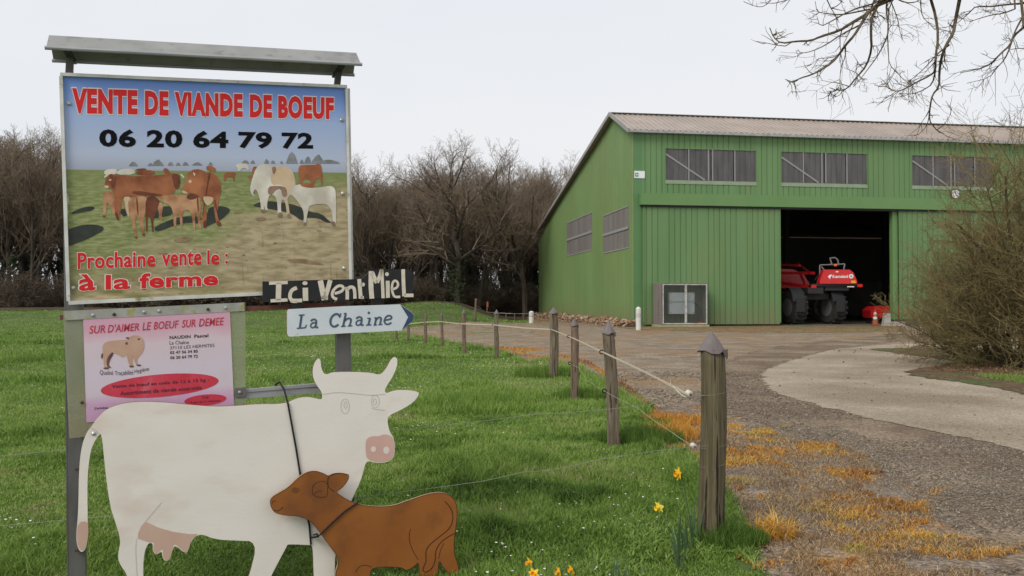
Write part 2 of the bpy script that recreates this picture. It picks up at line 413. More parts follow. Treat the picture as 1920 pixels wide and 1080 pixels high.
t = np.concatenate([np.stack([q, q + 1, q + nX + 1], 1), np.stack([q, q + nX + 1, q + nX], 1)])
soup('forest_floor', np.column_stack([v, terr(v[:, 0], v[:, 1]) + .03]), t, m_fl, kind='structure')

# ------------------------------------------------------------------ barn
TH = math.atan(.149)
C0 = gp(1188, 612)
FR = Plane(C0, TH)                                       # front wall plane; s along, z up
bu, bw = FR.u, -FR.n                                     # along the front, back into the barn
GB = Plane(C0, TH + math.pi / 2); GB.u = bw.copy(); GB.n = -bu   # gable plane
def B(s, d, z): return C0 + bu * s + bw * d + Vector((0, 0, z))
def fs(x, y=566): return FR.uv(x, y)[0]
def fz(x, y): return FR.uv(x, y)[1]
green = mat('green_sheet_metal', (.122, .222, .092), (.140, .245, .106), scale=.6, rough=.55, spec=.25, c3=(.16, .225, .09), s3=.5, t3=(.55, .85), stretch=(1, 1, .35), detail=8)
greeng = mat('green_gable_metal', (.150, .245, .088), (.175, .27, .10), scale=.4, rough=.6, spec=.25, c3=(.175, .23, .085), s3=.25, t3=(.45, .8), stretch=(1, 1, .5), detail=8)
gtrim = mat('green_trim', (.125, .24, .088), (.14, .255, .095), scale=1, rough=.5)
def weather(m):
    t = m.node_tree; L = t.links.new; b = t.nodes['Principled BSDF']; src = b.inputs['Base Color'].links[0].from_socket
    tcn = [n for n in t.nodes if n.type == 'TEX_COORD'][0]; sp = t.nodes.new('ShaderNodeSeparateXYZ'); L(tcn.outputs['Object'], sp.inputs[0])
    mr = t.nodes.new('ShaderNodeMapRange'); mr.inputs[1].default_value = 1.5; mr.inputs[2].default_value = .05; L(sp.outputs[2], mr.inputs[0])
    n = t.nodes.new('ShaderNodeTexNoise'); n.inputs['Scale'].default_value = 1.5; n.inputs['Detail'].default_value = 8; L(tcn.outputs['Object'], n.inputs[0])
    mu = t.nodes.new('ShaderNodeMath'); mu.operation = 'MULTIPLY'; L(mr.outputs[0], mu.inputs[0]); L(n.outputs[0], mu.inputs[1])
    mx = t.nodes.new('ShaderNodeMix'); mx.data_type = 'RGBA'; L(mu.outputs[0], mx.inputs[0]); L(src, mx.inputs[6]); mx.inputs[7].default_value = (.20, .155, .09, 1)
    mp_ = t.nodes.new('ShaderNodeMapping'); mp_.inputs['Scale'].default_value = (3, 3, .12); L(tcn.outputs['Object'], mp_.inputs[0])
    n2 = t.nodes.new('ShaderNodeTexNoise'); n2.inputs['Scale'].default_value = 1.2; n2.inputs['Detail'].default_value = 6; L(mp_.outputs[0], n2.inputs[0])
    m2 = t.nodes.new('ShaderNodeMapRange'); m2.inputs[1].default_value = .3; m2.inputs[2].default_value = .7; m2.inputs[3].default_value = .97; m2.inputs[4].default_value = 1.07; L(n2.outputs[0], m2.inputs[0])
    oi = t.nodes.new('ShaderNodeObjectInfo'); m3 = t.nodes.new('ShaderNodeMapRange'); m3.inputs[3].default_value = .965; m3.inputs[4].default_value = 1.035; L(oi.outputs['Random'], m3.inputs[0])
    m4 = t.nodes.new('ShaderNodeMath'); m4.operation = 'MULTIPLY'; L(m2.outputs[0], m4.inputs[0]); L(m3.outputs[0], m4.inputs[1])
    vm = t.nodes.new('ShaderNodeVectorMath'); vm.operation = 'SCALE'; L(mx.outputs[2], vm.inputs[0]); L(m4.outputs[0], vm.inputs['Scale']); L(vm.outputs[0], b.inputs['Base Color'])
weather(green); weather(greeng)
roofm = mat('roof_sheet_metal', (.33, .275, .235), (.40, .34, .295), scale=.7, rough=.55, c3=(.30, .27, .24), t3=(.5, .8))
galv = mat('galvanised_metal', (.30, .31, .31), (.40, .41, .41), scale=4, rough=.5, metal=.4, c3=(.24, .24, .23), t3=(.55, .75))
verge_m = mat('verge_trim_grey', (.27, .265, .25), (.33, .32, .31), scale=2, rough=.6)
barn = thing('barn', C0, 'large green ribbed metal farm barn with grey roof and open sliding door', 'barn')
LEN = 38.0
DEP = GB.uv(1010, 566)[0]
dr, zr = GB.uv(1153, 217); _, zf = FR.uv(1188, 245); zb = GB.uv(1010, 440)[1]
def ztop(d): return zf + (zr - zf) * d / dr if d < dr else zr + (zb - zr) * (d - dr) / (DEP - dr)
SP = .325
def ribs(mb, Pf, s0, s1, lo, hi, dep=.035, mi=0, sp=SP, gw=.055):
    """ribbed sheet; Pf(s, z, out)"""
    ss = [(s0, 0)]; k = math.ceil((s0 + .02) / sp)
    while k * sp < s1 - gw - .02:
        a = k * sp
        if a > s0 + .01: ss += [(a, 0), (a + .012, -dep), (a + gw - .012, -dep), (a + gw, 0)]
        k += 1
    ss.append((s1, 0)); b = len(mb.v)
    for s, o in ss: mb.v.append(tuple(Pf(s, lo(s), o))); mb.v.append(tuple(Pf(s, hi(s), o)))
    for i in range(len(ss) - 1):
        mb.f.append((b + 2 * i, b + 2 * i + 2, b + 2 * i + 3, b + 2 * i + 1)); mb.m.append(mi)
def front_sheet(s0, s1, z0, z1, off=0.0, parent=barn, name='cladding_sheet', m=green):
    mb = MB(); ribs(mb, lambda s, z, o: B(s, -off - o, z), s0, s1, lambda s: z0, lambda s: z1); return mb.build(name, m, parent)
zb1 = fz(1198, 363); zb0 = fz(1198, 385)
wins = [(fs(1247, 310), fs(1418, 310), fz(1247, 337), fz(1247, 277)), (fs(1464, 310), fs(1626, 310), fz(1464, 341), fz(1464, 283.5)),
        (fs(1709, 310), fs(1864, 310), fz(1709, 346), fz(1709, 291)), (fs(1864, 310) + 3.2, fs(1864, 310) + 8.2, fz(1709, 346), fz(1709, 291))]
wz0 = min(w[2] for w in wins); wz1 = max(w[3] for w in wins)
wins = [(a, b, wz0, wz1) for a, b, _, _ in wins]
cuts = [0.0]
for a, b, _, _ in wins: cuts += [a, b]
cuts.append(LEN)
for k in range(len(cuts) - 1):
    a, b = cuts[k], cuts[k + 1]; n = max(1, round((b - a) / 1.3))
    for i in range(n):
        p, q = a + (b - a) * i / n, a + (b - a) * (i + 1) / n
        if k % 2 == 0: front_sheet(p, q, zb0 - .1, zf)
        else: front_sheet(p, q, zb0 - .1, wz0); front_sheet(p, q, wz1, zf)
pane_m = mat('smoky_pane', (.10, .095, .10), (.15, .14, .145), scale=3, rough=.35, spec=.3, alpha=.80, stretch=(1, 1, .2))
bar_m = mat('pale_steel_bar', (.27, .27, .265), rough=.6)
sill_m = mat('pale_green_translucent', (.23, .30, .20), (.27, .33, .23), scale=2, rough=.5)
for a, b, z0, z1 in wins:
    w = MB()
    for (p, q) in ((a, a + .03), (b - .03, b)): w.box(B(p, -.025, z0), bu * (q - p), bw * .06, (0, 0, z1 - z0))
    w.box(B(a + .03, -.025, z1 - .04), bu * (b - a - .06), bw * .06, (0, 0, .04))
    win = w.build('window', gtrim, barn)
    for i in range(4):
        p, q = a + (b - a) * i / 4, a + (b - a) * (i + 1) / 4
        pm = MB(); ribs(pm, lambda s, z, o: B(s, .02 - o, z), p + .02, q - .02, lambda s: z0, lambda s: z1 - .04, dep=.02); pm.build('pane', pane_m, win)
    st = MB(); st.box(B(a, -.03, z0 - .22), bu * (b - a), bw * .02, (0, 0, .20)); st.build('sill', sill_m, win)
    for u in (.25, .465, .51, .755): bm = MB(); bm.box(B(a + (b - a) * u, -.012, z0), bu * .07, bw * .02, (0, 0, z1 - z0 - .04)); bm.build('mullion', bar_m, win)
    dg_ = MB(); dg_.bar(B(a + .05, -.010, z0 + (z1 - z0) * .8), B(a + (b - a) * .43, -.010, z0 + .03), .018, .09, up=bw.cross(bu)); dg_.build('brace', bar_m, win)
# beam over the doors
mb = MB(); sb = fs(1198, 370); mb.box(B(sb, -.42, zb0), bu * (LEN - sb), bw * .38, (0, 0, zb1 - zb0)); mb.build('door_track_cover', gtrim, barn)
mb = MB(); mb.box(B(sb + .1, -.30, zb0 - .10), bu * (LEN - sb - .1), bw * .22, (0, 0, .095)); mb.build('door_rail', mat('dark_steel', (.03, .03, .03), rough=.5), barn)
# lower front wall strip left of the door and corner trim
sd0, sd1 = fs(1204, 500), fs(1460, 500); so1 = fs(1672, 500); sr0 = fs(1690, 500)
mb = MB(); mb.box(B(0, -.003, 0), bu * .5, bw * .02, (0, 0, zf)); mb.build('corner_trim', mat('green_corner', (.095, .21, .085), (.108, .225, .09), scale=.7, rough=.5), barn)
front_sheet(.5, sd0 + .6, 0, zb0 - .1)
door = MB(); door.box(B(sd0, -.26, .18), bu * .05, bw * .12, (0, 0, zb0 - .2)); door.box(B(sd1 - .05, -.26, .18), bu * .05, bw * .12, (0, 0, zb0 - .2))
door.box(B(sd0 + .05, -.15, .18), bu * (sd1 - sd0 - .1), bw * .01, (0, 0, zb0 - .2))
dobj = door.build('sliding_door', gtrim, barn, label='left sliding door leaf of ribbed green metal, closed over the front')
n = 7
for i in range(n): front_sheet(sd0 + .05 + (sd1 - sd0 - .1) * i / n, sd0 + .05 + (sd1 - sd0 - .1) * (i + 1) / n, .10, zb0 - .02, off=.22, parent=dobj)
# right: jamb, door
zrd = fz(1700, 599)
door = MB(); door.box(B(so1, -.10, zrd), bu * (sr0 - so1) * .55, bw * .3, (0, 0, zb0 - zrd - .1)); door.build('jamb', gtrim, barn)
door = MB(); door.box(B(so1 + (sr0 - so1) * .7, -.26, zrd), bu * .06, bw * .12, (0, 0, zb0 - zrd)); door.box(B(sr0, -.15, zrd), bu * (LEN - sr0 - 4), bw * .01, (0, 0, zb0 - zrd))
dobj = door.build('sliding_door', gtrim, barn, label='right sliding door leaf, half hidden by the shrub')
n = 10
for i in range(n): front_sheet(sr0 - .3 + 13.0 * i / n, sr0 - .3 + 13.0 * (i + 1) / n, zrd, zb0 - .02, off=.22, parent=dobj)
front_sheet(so1 + .8, LEN, 0, zb0 - .1)
conc = mat('concrete_block', (.30, .28, .24), (.42, .40, .35), scale=3, rough=.9, bump=.5, bscale=20)
mb = MB(); mb.box(B(so1 + .1, -.5, 0), bu * 6, bw * .45, (0, 0, zrd - .06)); mb.build('plinth', mat('dark_plinth', (.06, .055, .05), (.12, .11, .10), scale=3, rough=.9), barn)
# gable wall with two windows
g1, g2, g3, g4 = GB.uv(1179, 430)[0], GB.uv(1131, 430)[0], GB.uv(1110, 430)[0], GB.uv(1063, 430)[0]
gz0, gz1 = GB.uv(1179, 464)[1], GB.uv(1179, 386)[1]
gz2, gz3 = GB.uv(1110, 468)[1], GB.uv(1110, 398)[1]
def gP(s, z, o): return B(-o * 0 - o, s, z) if False else (C0 + bw * s - bu * o + Vector((0, 0, z)))
for a, b, lo, hi in ((0, g1, 0, None), (g1, g2, 0, gz0), (g1, g2, gz1, None), (g2, g3, 0, None), (g3, g4, 0, gz2), (g3, g4, gz3, None), (g4, DEP, 0, None)):
    segs = [(a, b)] if not (a < dr < b) else [(a, dr), (dr, b)]
    for p, q in segs:
        mb = MB(); ribs(mb, gP, p, q, lambda s: lo, (lambda s: ztop(s)) if hi is None else (lambda s: hi), dep=.03); mb.build('gable_sheet', greeng, barn)
pg = mat('grey_pane', (.165, .15, .14), (.25, .23, .215), scale=1.3, rough=.45, stretch=(5, 5, .15), alpha=.9)
for a, b, z0, z1 in ((g1, g2, gz0, gz1), (g3, g4, gz2, gz3)):
    w = MB(); w.box(gP(a, z0 - .03, .03), bw * (b - a), bu * .05, (0, 0, .06)); w.box(gP(a, z1 - .03, .03), bw * (b - a), bu * .05, (0, 0, .06))
    win = w.build('window', verge_m, barn)
    n = 6
    for i in range(n):
        pm = MB(); ribs(pm, gP, a + (b - a) * i / n, a + (b - a) * (i + 1) / n, lambda s: z0 + .03, lambda s: z1 - .03, dep=.03); pm.build('pane', pg, win)
    w = MB(); w.box(gP(a, (z0 + z1) / 2 - .12, .045), bw * (b - a), bu * .03, (0, 0, .16)); w.build('crossbar', bar_m, win)
mb = MB(); mb.box(gP(-.02, 0, .02), bw * .12, bu * .02, (0, 0, zf)); mb.build('corner_strip', mat('worn_corner', (.20, .26, .11), (.25, .28, .13), scale=2, rough=.6), barn)
# back wall, far gable, roof
mb = MB(); mb.face([B(0, DEP, 0), B(0, DEP, zb), B(LEN, DEP, zb), B(LEN, DEP, 0)]); mb.build('back_wall', mat('dull_inside_sheet', (.22, .24, .22), rough=.7), barn)
mb = MB(); mb.face([B(LEN, 0, 0), B(LEN, DEP, 0), B(LEN, DEP, zb), B(LEN, dr, zr), B(LEN, 0, zf)]); mb.build('far_gable', greeng, barn)
nr = 12
for i in range(nr):
    a, b = -.35 + (LEN + .7) * i / nr, -.35 + (LEN + .7) * (i + 1) / nr
    for (d0, z0, d1, z1) in ((-.25, zf - .10, dr, zr), (dr, zr, DEP + .3, zb - .1)):
        P0 = B(0, d0, z0 + .10); V = B(0, d1, z1 + .10) - P0; Ln = V.length; V.normalize(); N = bu.cross(V).normalized()
        mb = MB(); ribs(mb, lambda s, t, o: P0 + bu * s + V * t + N * o, a, b, lambda s: 0.0, lambda s: Ln, dep=-.045, gw=.09); mb.build('roof_sheet', roofm, barn)
mb = MB()
for d0, z0, d1, z1 in ((-.3, zf - .14, dr, zr + .02), (dr, zr + .02, DEP + .35, zb - .12)):
    mb.bar(B(-.34, d0, z0 + .08), B(-.34, d1, z1 + .08), .06, .24)
mb.build('verge_trim', verge_m, barn)
mb = MB(); mb.bar(B(-.3, dr, zr + .16), B(LEN, dr, zr + .16), .4, .02); mb.build('ridge_cap', verge_m, barn)
mb = MB(); mb.box(B(-.38, -.42, zf - .16), bu * (LEN + .7), bw * .16, (0, 0, .13)); mb.build('gutter', galv, barn)
mb = MB(); mb.box(B(-.5, DEP + .3, zb - .3), bu * .5, bw * .2, (0, 0, .15)); mb.build('gutter_end', galv, barn)
# inside: pillars, beams, low concrete wall
for s in (8, 16, 24, 32): mb = MB(); mb.cbox(B(s, 14, zr / 2 - 1.1), .35, .35, zr - 2.2, TH); mb.build('pillar', mat('inside_steel', (.05, .05, .05), rough=.7), barn)
for d in (4, 9, 14, 19, 24): mb = MB(); mb.box(B(.3, d, ztop(d) - .6), bu * (LEN - .6), bw * .15, (0, 0, .4)); mb.build('purlin', MATS['inside_steel'], barn)
mb = MB(); mb.box(B(.2, DEP - .5, 0), bu * (LEN - .5), bw * .3, (0, 0, 3.3)); mb.build('inner_wall', mat('inside_concrete', (.3, .29, .27), (.4, .38, .35), scale=.5, rough=.9), barn)
mb = MB(); mb.box(B(.1, 0, .015), bu * (LEN - .2), bw * DEP, (0, 0, .02)); f_ = mb.build('barn_floor', mat('barn_floor_dirt', (.10, .09, .075), (.15, .13, .11), scale=1, rough=.95)); f_['kind'] = 'structure'
# plate and clock
s_, z_ = FR.uv(1188.5, 334); s2, z2 = FR.uv(1208, 321)
mb = MB(); mb.box(B(s_ + .02, -.04, z_), bu * (s2 - s_), bw * .03, (0, 0, z2 - z_)); 
plate = mb.build('wall_plate', mat('white_plate', (.72, .76, .76), rough=.4), None, origin=B(s_, 0, z_)); tag(plate, 'small white plate with teal emblem fixed at the barn corner', 'plate')
FRo = Plane(C0 + FR.n * .05, TH)
teal = mat('teal_print', (.02, .24, .20), rough=.5)
flat(FRo, 0, [[(1191, 324), (1197, 324), (1197, 331), (1191, 331)]], 'emblem', teal, plate)
flat(FRo, .006, [chaikin([(1192.3, 326), (1195, 325.5), (1196, 328), (1193.5, 330)], 1)], 'emblem_leaf', mat('white_print', (.75, .78, .75), rough=.5), plate)
cp = FR.hit(1791.5, 363.5, .14)
clock = thing('wall_clock', cp, 'round white clock on the green barn front above the right door', 'clock')
rr = .27
mb = MB(); mb.lathe(cp - FR.n * .12, [(rr, 0), (rr * 1.05, .03), (rr * 1.05, .10), (rr * .94, .11)], 24, FR.n); mb.build('rim', MATS['dark_steel'], clock)
mb = MB(); mb.lathe(cp - FR.n * .005, [(rr * .93, 0), (rr * .93, .004)], 24, FR.n); mb.build('dial', mat('white_dial', (.78, .80, .80), rough=.4), clock)
mb = MB(); o_ = cp + FR.n * .006
for a, l, w in ((2.2, .17, .035), (-.2, .2, .025)):
    mb.bar(o_, o_ + bu * math.sin(a) * l + Vector((0, 0, math.cos(a) * l)), .012, w, up=FR.n.cross(bu * math.sin(a) + Vector((0, 0, math.cos(a)))))
mb.build('hand', MATS['dark_steel'], clock)
# electric cabinet in front of the left door
s0, s1 = fs(1222, 600), fs(1311, 600); zc0, zc1 = .12, fz(1311, 533)
cab = thing('electric_cabinet', B((s0 + s1) / 2, -.8, 0), 'glazed electric cabinet with grey boxes behind clear doors, against the green sliding door', 'cabinet')
cm = mat('cabinet_sheet', (.17, .15, .14), (.23, .2, .18), scale=2, rough=.6, stretch=(8, 8, .3)); dO = -1.15
mb = MB(); mb.box(B(s0 - .02, dO, zc0), bu * .03, bw * .85, (0, 0, zc1 - zc0)); mb.box(B(s1, dO, zc0), bu * .03, bw * .85, (0, 0, zc1 - zc0))
mb.box(B(s0 - .02, dO, zc1), bu * (s1 - s0 + .07), bw * .9, (0, 0, .04)); mb.box(B(s0 + .01, dO + .82, zc0), bu * (s1 - s0 - .01), bw * .03, (0, 0, zc1 - zc0)); mb.build('cabinet_body', cm, cab)
mb = MB(); mb.box(B(s0 - .1, dO - .08, 0), bu * (s1 - s0 + .2), bw * .95, (0, 0, zc0 - .005)); mb.build('concrete_base', mat('mossy_concrete', (.30, .29, .17), (.38, .36, .22), scale=3, rough=.9), cab)
al = mat('worn_white_frame', (.55, .56, .54), (.36, .36, .34), scale=9, rough=.5, lo=.45, hi=.6)
sa = s0 + .22; mid = (sa + s1) / 2 + .05
for a, b in ((sa, mid), (mid, s1)):
    mb = MB()
    for p in (a + .01, b - .06): mb.box(B(p, dO - .05, zc0 + .03), bu * .05, bw * .04, (0, 0, zc1 - zc0 - .05))
    for z in (zc0 + .03, zc1 - .07): mb.box(B(a + .06, dO - .05, z), bu * (b - a - .12), bw * .04, (0, 0, .05))
    d_ = mb.build('cabinet_door', al, cab)
    mb = MB(); mb.box(B(a + .06, dO - .035, zc0 + .08), bu * (b - a - .12), bw * .01, (0, 0, zc1 - zc0 - .15)); mb.build('pane', mat('cabinet_glass', (.10, .13, .10), rough=.15, alpha=.16, spec=.35), d_)
mb = MB(); mb.box(B(s0 + .01, dO - .03, zc0), bu * .2, bw * .02, (0, 0, zc1 - zc0)); mb.build('side_sheet', mat('rib_grey', (.26, .21, .19), (.14, .12, .11), scale=3, stretch=(6, 6, .1), rough=.6), cab)
gx = mat('grey_box_plastic', (.42, .46, .48), rough=.5)
bz0, bz1 = fz(1300, 588), fz(1300, 549); bm_ = fz(1300, 566); ba, bb = fs(1244, 570), fs(1290, 570)
for z0, z1 in ((bz0, bm_ - .02), (bm_ + .01, bz1)):
    mb = MB(); mb.box(B(ba, dO + .15, z0), bu * (bb - ba), bw * .4, (0, 0, z1 - z0)); bx_ = mb.build('meter_box', gx, cab)
    mb = MB()
    for p in (ba + .06, bb - .09):
        for z in (z0 + .05, z1 - .08): mb.box(B(p, dO + .14, z), bu * .04, bw * .008, (0, 0, .04))
    mb.build('screw', MATS['dark_steel'], bx_)
mb = MB(); mb.tube(smooth_line([tuple(B(bb + .05, dO + .3, 1.3)), tuple(B(bb + .35, dO + .3, 1.1)), tuple(B(bb + .42, dO + .3, .7)), tuple(B(bb + .3, dO + .3, .15))]), .03, 6); mb.build('cable', MATS['dark_steel'], cab)
mb = MB(); mb.box(B(bb + .2, dO + .2, .14), bu * .25, bw * .2, (0, 0, .13)); mb.build('junction_box', mat('red_plastic', (.45, .03, .02), rough=.5), cab)
mb = MB(); mb.tube([B(sa + .1, dO + .3, .15), B(sa + .12, dO + .3, 1.1)], .05, 6); mb.build('pipe', mat('rust_pipe', (.22, .05, .03), rough=.6), cab)
# white bollards
wb = mat('white_bollard', (.68, .67, .63), (.58, .56, .50), scale=8, rough=.6)
for (x, y0, y1, lab) in ((1197, 575, 619, 'short white pointed bollard by the front corner of the barn'), (996.5, 583, 606, 'short white bollard left of the gable wall, beside the yard edge')):
    p = gp(x, y1); h = (y1 - y0) / F * p.y; r = 4.8 / F * p.y
    b_ = thing('bollard', p, lab, 'bollard')
    mb = MB(); mb.lathe(p - Vector((0, 0, .05)), [(r, 0), (r, h * .58), (r, h * .59)], 12); mb.build('shaft', wb, b_)
    mb = MB(); mb.lathe(p + Vector((0, 0, h * .55)), [(r * 1.015, 0), (r * 1.015, h * .16)], 12); mb.build('reflective_band', mat('grey_band', (.50, .47, .46), rough=.5), b_)
    mb = MB(); mb.lathe(p + Vector((0, 0, h * .71)), [(r, 0), (r, h * .2), (r * .7, h * .25), (r * .1, h * .29)], 12); mb.build('head', wb, b_)

# ------------------------------------------------------------------ sprayer and things inside the barn
YS = 49.0
spm = mat('red_paint', (.62, .018, .02), (.52, .015, .018), scale=2, rough=.3, spec=.5)
blk = mat('black_rubber', (.022, .021, .02), (.04, .037, .033), scale=6, rough=.85)
drk = mat('dark_machine', (.025, .025, .027), rough=.55)
hub_m = mat('grey_rim', (.12, .12, .12), rough=.5)
so_ = at(1535, 606, YS); so_.z = .035
spr = thing('crop_sprayer', so_, 'red self-propelled crop sprayer parked in the open barn doorway, seen from behind', 'farm vehicle')
def X(x, y, Y=YS): return at(x, y, Y)
sx = F / YS
def wheel(x, Y, ybot=None, w=.75, r=1.0):
    c = at(x, 566, Y); c.z = r + .035
    ax = Vector((1, .25, 0)).normalized()
    mb = MB(); mb.lathe(c - ax * w / 2, [(r * .55, 0), (r * .9, 0), (r, w * .15), (r, w * .85), (r * .9, w), (r * .55, w)], 28, ax)
    wh = mb.build('wheel', blk, spr)
    mb = MB(); mb.lathe(c - ax * (w / 2 + .01), [(r * .52, 0), (r * .45, .02), (r * .3, .12), (r * .15, .1)], 20, ax); mb.build('rim', hub_m, wh)
    mb = MB()
    for k in range(20):
        a = 2 * math.pi * k / 20
        for sgn in (-1, 1):
            rd = Vector((0, 0, 1)) * math.cos(a) + ax.cross(Vector((0, 0, 1))) * math.sin(a)
            tg = ax.cross(rd)
            mb.bar(c + rd * (r + .02) + ax * sgn * w * .45, c + rd * (r + .02) + tg * .12, .09, .09, up=rd)
    mb.build('tread', blk, wh)
    # fender
    mb = MB(); rd_ = r * 1.12; w2 = w * 1.05
    for k in range(9):
        a0, a1 = math.radians(-72 + k * 14), math.radians(-72 + (k + 1) * 14)
        f = lambda a, s: c + Vector((0, 0, 1)) * math.cos(a) * rd_ + Vector((0, -1, 0)) * -math.sin(a) * rd_ + ax * s
        q = [f(a0, -w2 / 2), f(a1, -w2 / 2), f(a1, w2 / 2), f(a0, w2 / 2)]
        mb.face(q); mb.face([p + Vector((0, 0, .03)) for p in reversed(q)])
    mb.build('fender', mat('grey_fender', (.022, .023, .024), rough=.75), spr)
    mb = MB(); mb.box(c + Vector((-w2 * .25, -rd_ - .02, -.25)), (w2 * .62, 0, 0), (0, .03, 0), (0, 0, .75)); mb.build('mudflap', MATS['grey_fender'], spr)
wheel(1487, 48.6); wheel(1560, 49.4); wheel(1481, 52.6); wheel(1545, 53.2)
# chassis
mb = MB(); mb.cbox(X(1520, 545) + Vector((0, 2, 0)), .9, 5.6, .35, .0); mb.cbox(X(1520, 556) + Vector((0, .0, 0)), 2.0, .35, .35); mb.build('chassis', drk, spr)
tk = X(1485, 530, 53.5)
mb = MB(); mb.prism([tk + Vector(p) for p in ((-1.3, 0, -.3), (.9, 0, -.45), (1.15, 0, -.1), (.75, 0, .55), (.1, 0, .85), (-1.3, 0, .95))], (0, -1, 0), 2.6, side=0); mb.build('tank', spm, spr)
mb = MB(); mb.cbox(X(1468, 528) + Vector((-.8, 5.0, .9)), 2.2, 1.8, 1.9); mb.build('cab', drk, spr)
# rear hood: trapezoid
hp = Plane(at(1570, 520, YS - .9), math.radians(-3))
hood = MB(); qd = [hp.hit(*p) for p in ((1545, 505.5), (1593, 505.5), (1600, 511), (1607, 527), (1607, 532), (1537, 532), (1537, 527))]
hood.prism(qd, hp.n, .55, side=0); hood = hood.build('rear_hood', spm, spr)
wp = MATS['white_print']
mb = MB(); text(mb, hp, .01, 'Kverneland', (1561, 1590, 515.5, 521.5, 515.2, 521), weight=.03); 
flat(hp, .01, [[(1552, 519), (1556, 515), (1560, 515), (1559, 518), (1557, 519.5), (1557, 524), (1554.5, 521)]], None, None, None, mb); mb.build('logo', wp, hood)
mb = MB(); disc(mb, hp, .012, (1596, 518), 4.2); mb.build('speed_disc', wp, hood)
mb = MB(); disc(mb, hp, .016, (1596, 518), 2.2); mb.build('disc_number', mat('grey_print', (.25, .3, .3)), hood)
flat(hp, .012, [[(1596, 526), (1604, 526), (1604.5, 530.5), (1596, 530.5)]], 'reflector', mat('amber_reflector', (.75, .36, .02), rough=.3), hood)
flat(hp, .012, [[(1567, 508.5), (1572, 508.5), (1572, 510.5), (1567, 510.5)]], 'badge', wp, hood)
mb = MB(); mb.bar(X(1522, 534.5, 48.3), X(1610, 534.5, 48.3), .12, .14); mb.bar(X(1545, 540, 48.5), X(1590, 540, 48.5), .3, .3); mb.build('bumper', drk, spr)
rl = mat('red_lamp', (.55, .01, .012), rough=.25)
for x in (1525.5, 1612):
    mb = MB(); mb.cbox(X(x, 537 if x < 1600 else 535.5, 48.2), .3, .06, .17); mb.build('tail_light', rl, spr)
mb = MB(); mb.cbox(X(1595, 537.5, 48.2), .4, .03, .06); mb.build('number_plate', wp, spr)
mb = MB()
for p, q_ in (((1537, 497), (1584, 495)), ((1537, 497), (1537, 520)), ((1584, 495), (1582, 505)), ((1540, 500), (1545, 506)), ((1560, 497), (1556, 484)), ((1572, 497), (1571, 488)), ((1556, 484), (1566, 483)), ((1566, 483), (1571, 488))):
    mb.tube([X(*p, 48.8), X(*q_, 48.8)], .04, 6)
mb.build('rear_rail', mat('grey_tube', (.20, .20, .20), rough=.5), spr)
mb = MB(); mb.cbox(X(1566, 497, 48.7), .16, .1, .12); mb.build('beacon', mat('orange_lamp', (.8, .16, .02), rough=.3), spr)
for (p, q_, w) in (((1462, 496), (1500, 498), .2), ((1462, 512), (1528, 512), .25), ((1496, 494), (1520, 512), .14), ((1462, 530), (1515, 538), .3), ((1500, 512), (1516, 548), .22)):
    mb = MB(); mb.bar(X(*p, 52.2), X(*q_, 50.4), w * .4, w * .7); mb.build('boom_arm', spm, spr)
mb = MB(); mb.tube(smooth_line([tuple(X(1528, 525, 48.8)), tuple(X(1536, 514, 48.6)), tuple(X(1540, 520, 48.6)), tuple(X(1532, 532, 48.6))]), .04, 6); mb.build('hose', drk, spr)
# other things in the doorway
c = at(1662, 600, 50); c.z = .035
rb = thing('red_machine', c, 'low red farm implement just inside the barn beside the right door', 'farm machine')
mb = MB(); mb.prism([c + Vector(p) for p in ((-.9, 0, .35), (.9, 0, .35), (.95, 0, 1.05), (-.65, 0, 1.05), (-.95, 0, .8))], (0, -1, 0), 1.2, side=0); mb.build('hopper', spm, rb)
mb = MB(); mb.box(c + Vector((-.8, .1, 0)), (.2, 0, 0), (0, .9, 0), (0, 0, .35)); mb.box(c + Vector((.5, .1, 0)), (.2, 0, 0), (0, .9, 0), (0, 0, .35)); mb.build('skid', drk, rb)
c = at(1641, 608, 47.5); c.z = .035
cone = thing('traffic_cone', c, 'faded orange and white traffic cone at the barn doorway', 'traffic cone')
orc = mat('faded_orange', (.33, .085, .05), rough=.6)
mb = MB(); mb.cbox(c + Vector((0, 0, .03)), .42, .42, .06); mb.build('cone_base', orc, cone)
mb = MB(); mb.lathe(c + Vector((0, 0, .06)), [(.16, 0), (.13, .2), (.03, .8), (.02, .82)], 14); mb.build('cone_body', orc, cone)
mb = MB(); mb.lathe(c + Vector((0, 0, .29)), [(.124, 0), (.098, .18)], 14); mb.lathe(c + Vector((0, 0, .58)), [(.08, 0), (.06, .14)], 14); mb.build('cone_band', wb, cone)
c = at(1664, 610, 46.6); c.z = .0
mb = MB(); mb.prism([c + Vector(p) for p in ((-.22, 0, 0), (.22, 0, 0), (.17, 0, .7), (-.1, 0, .72))], (0, -1, 0), .3, side=0)
tag(mb.build('concrete_block', conc, None, origin=c), 'upright concrete block at the foot of the right barn door', 'block')
c = at(1680, 607, 46.4); c.z = 0
mb = MB(); mb.prism([c + Vector(p) for p in ((-.5, 0, 0), (.55, 0, 0), (.5, 0, .22), (.1, 0, .28), (-.45, 0, .2))], (0, -1, 0), .35, side=0)
tag(mb.build('stone_slab', conc, None, origin=c), 'flat grey stone slab lying in front of the right barn door', 'stone')

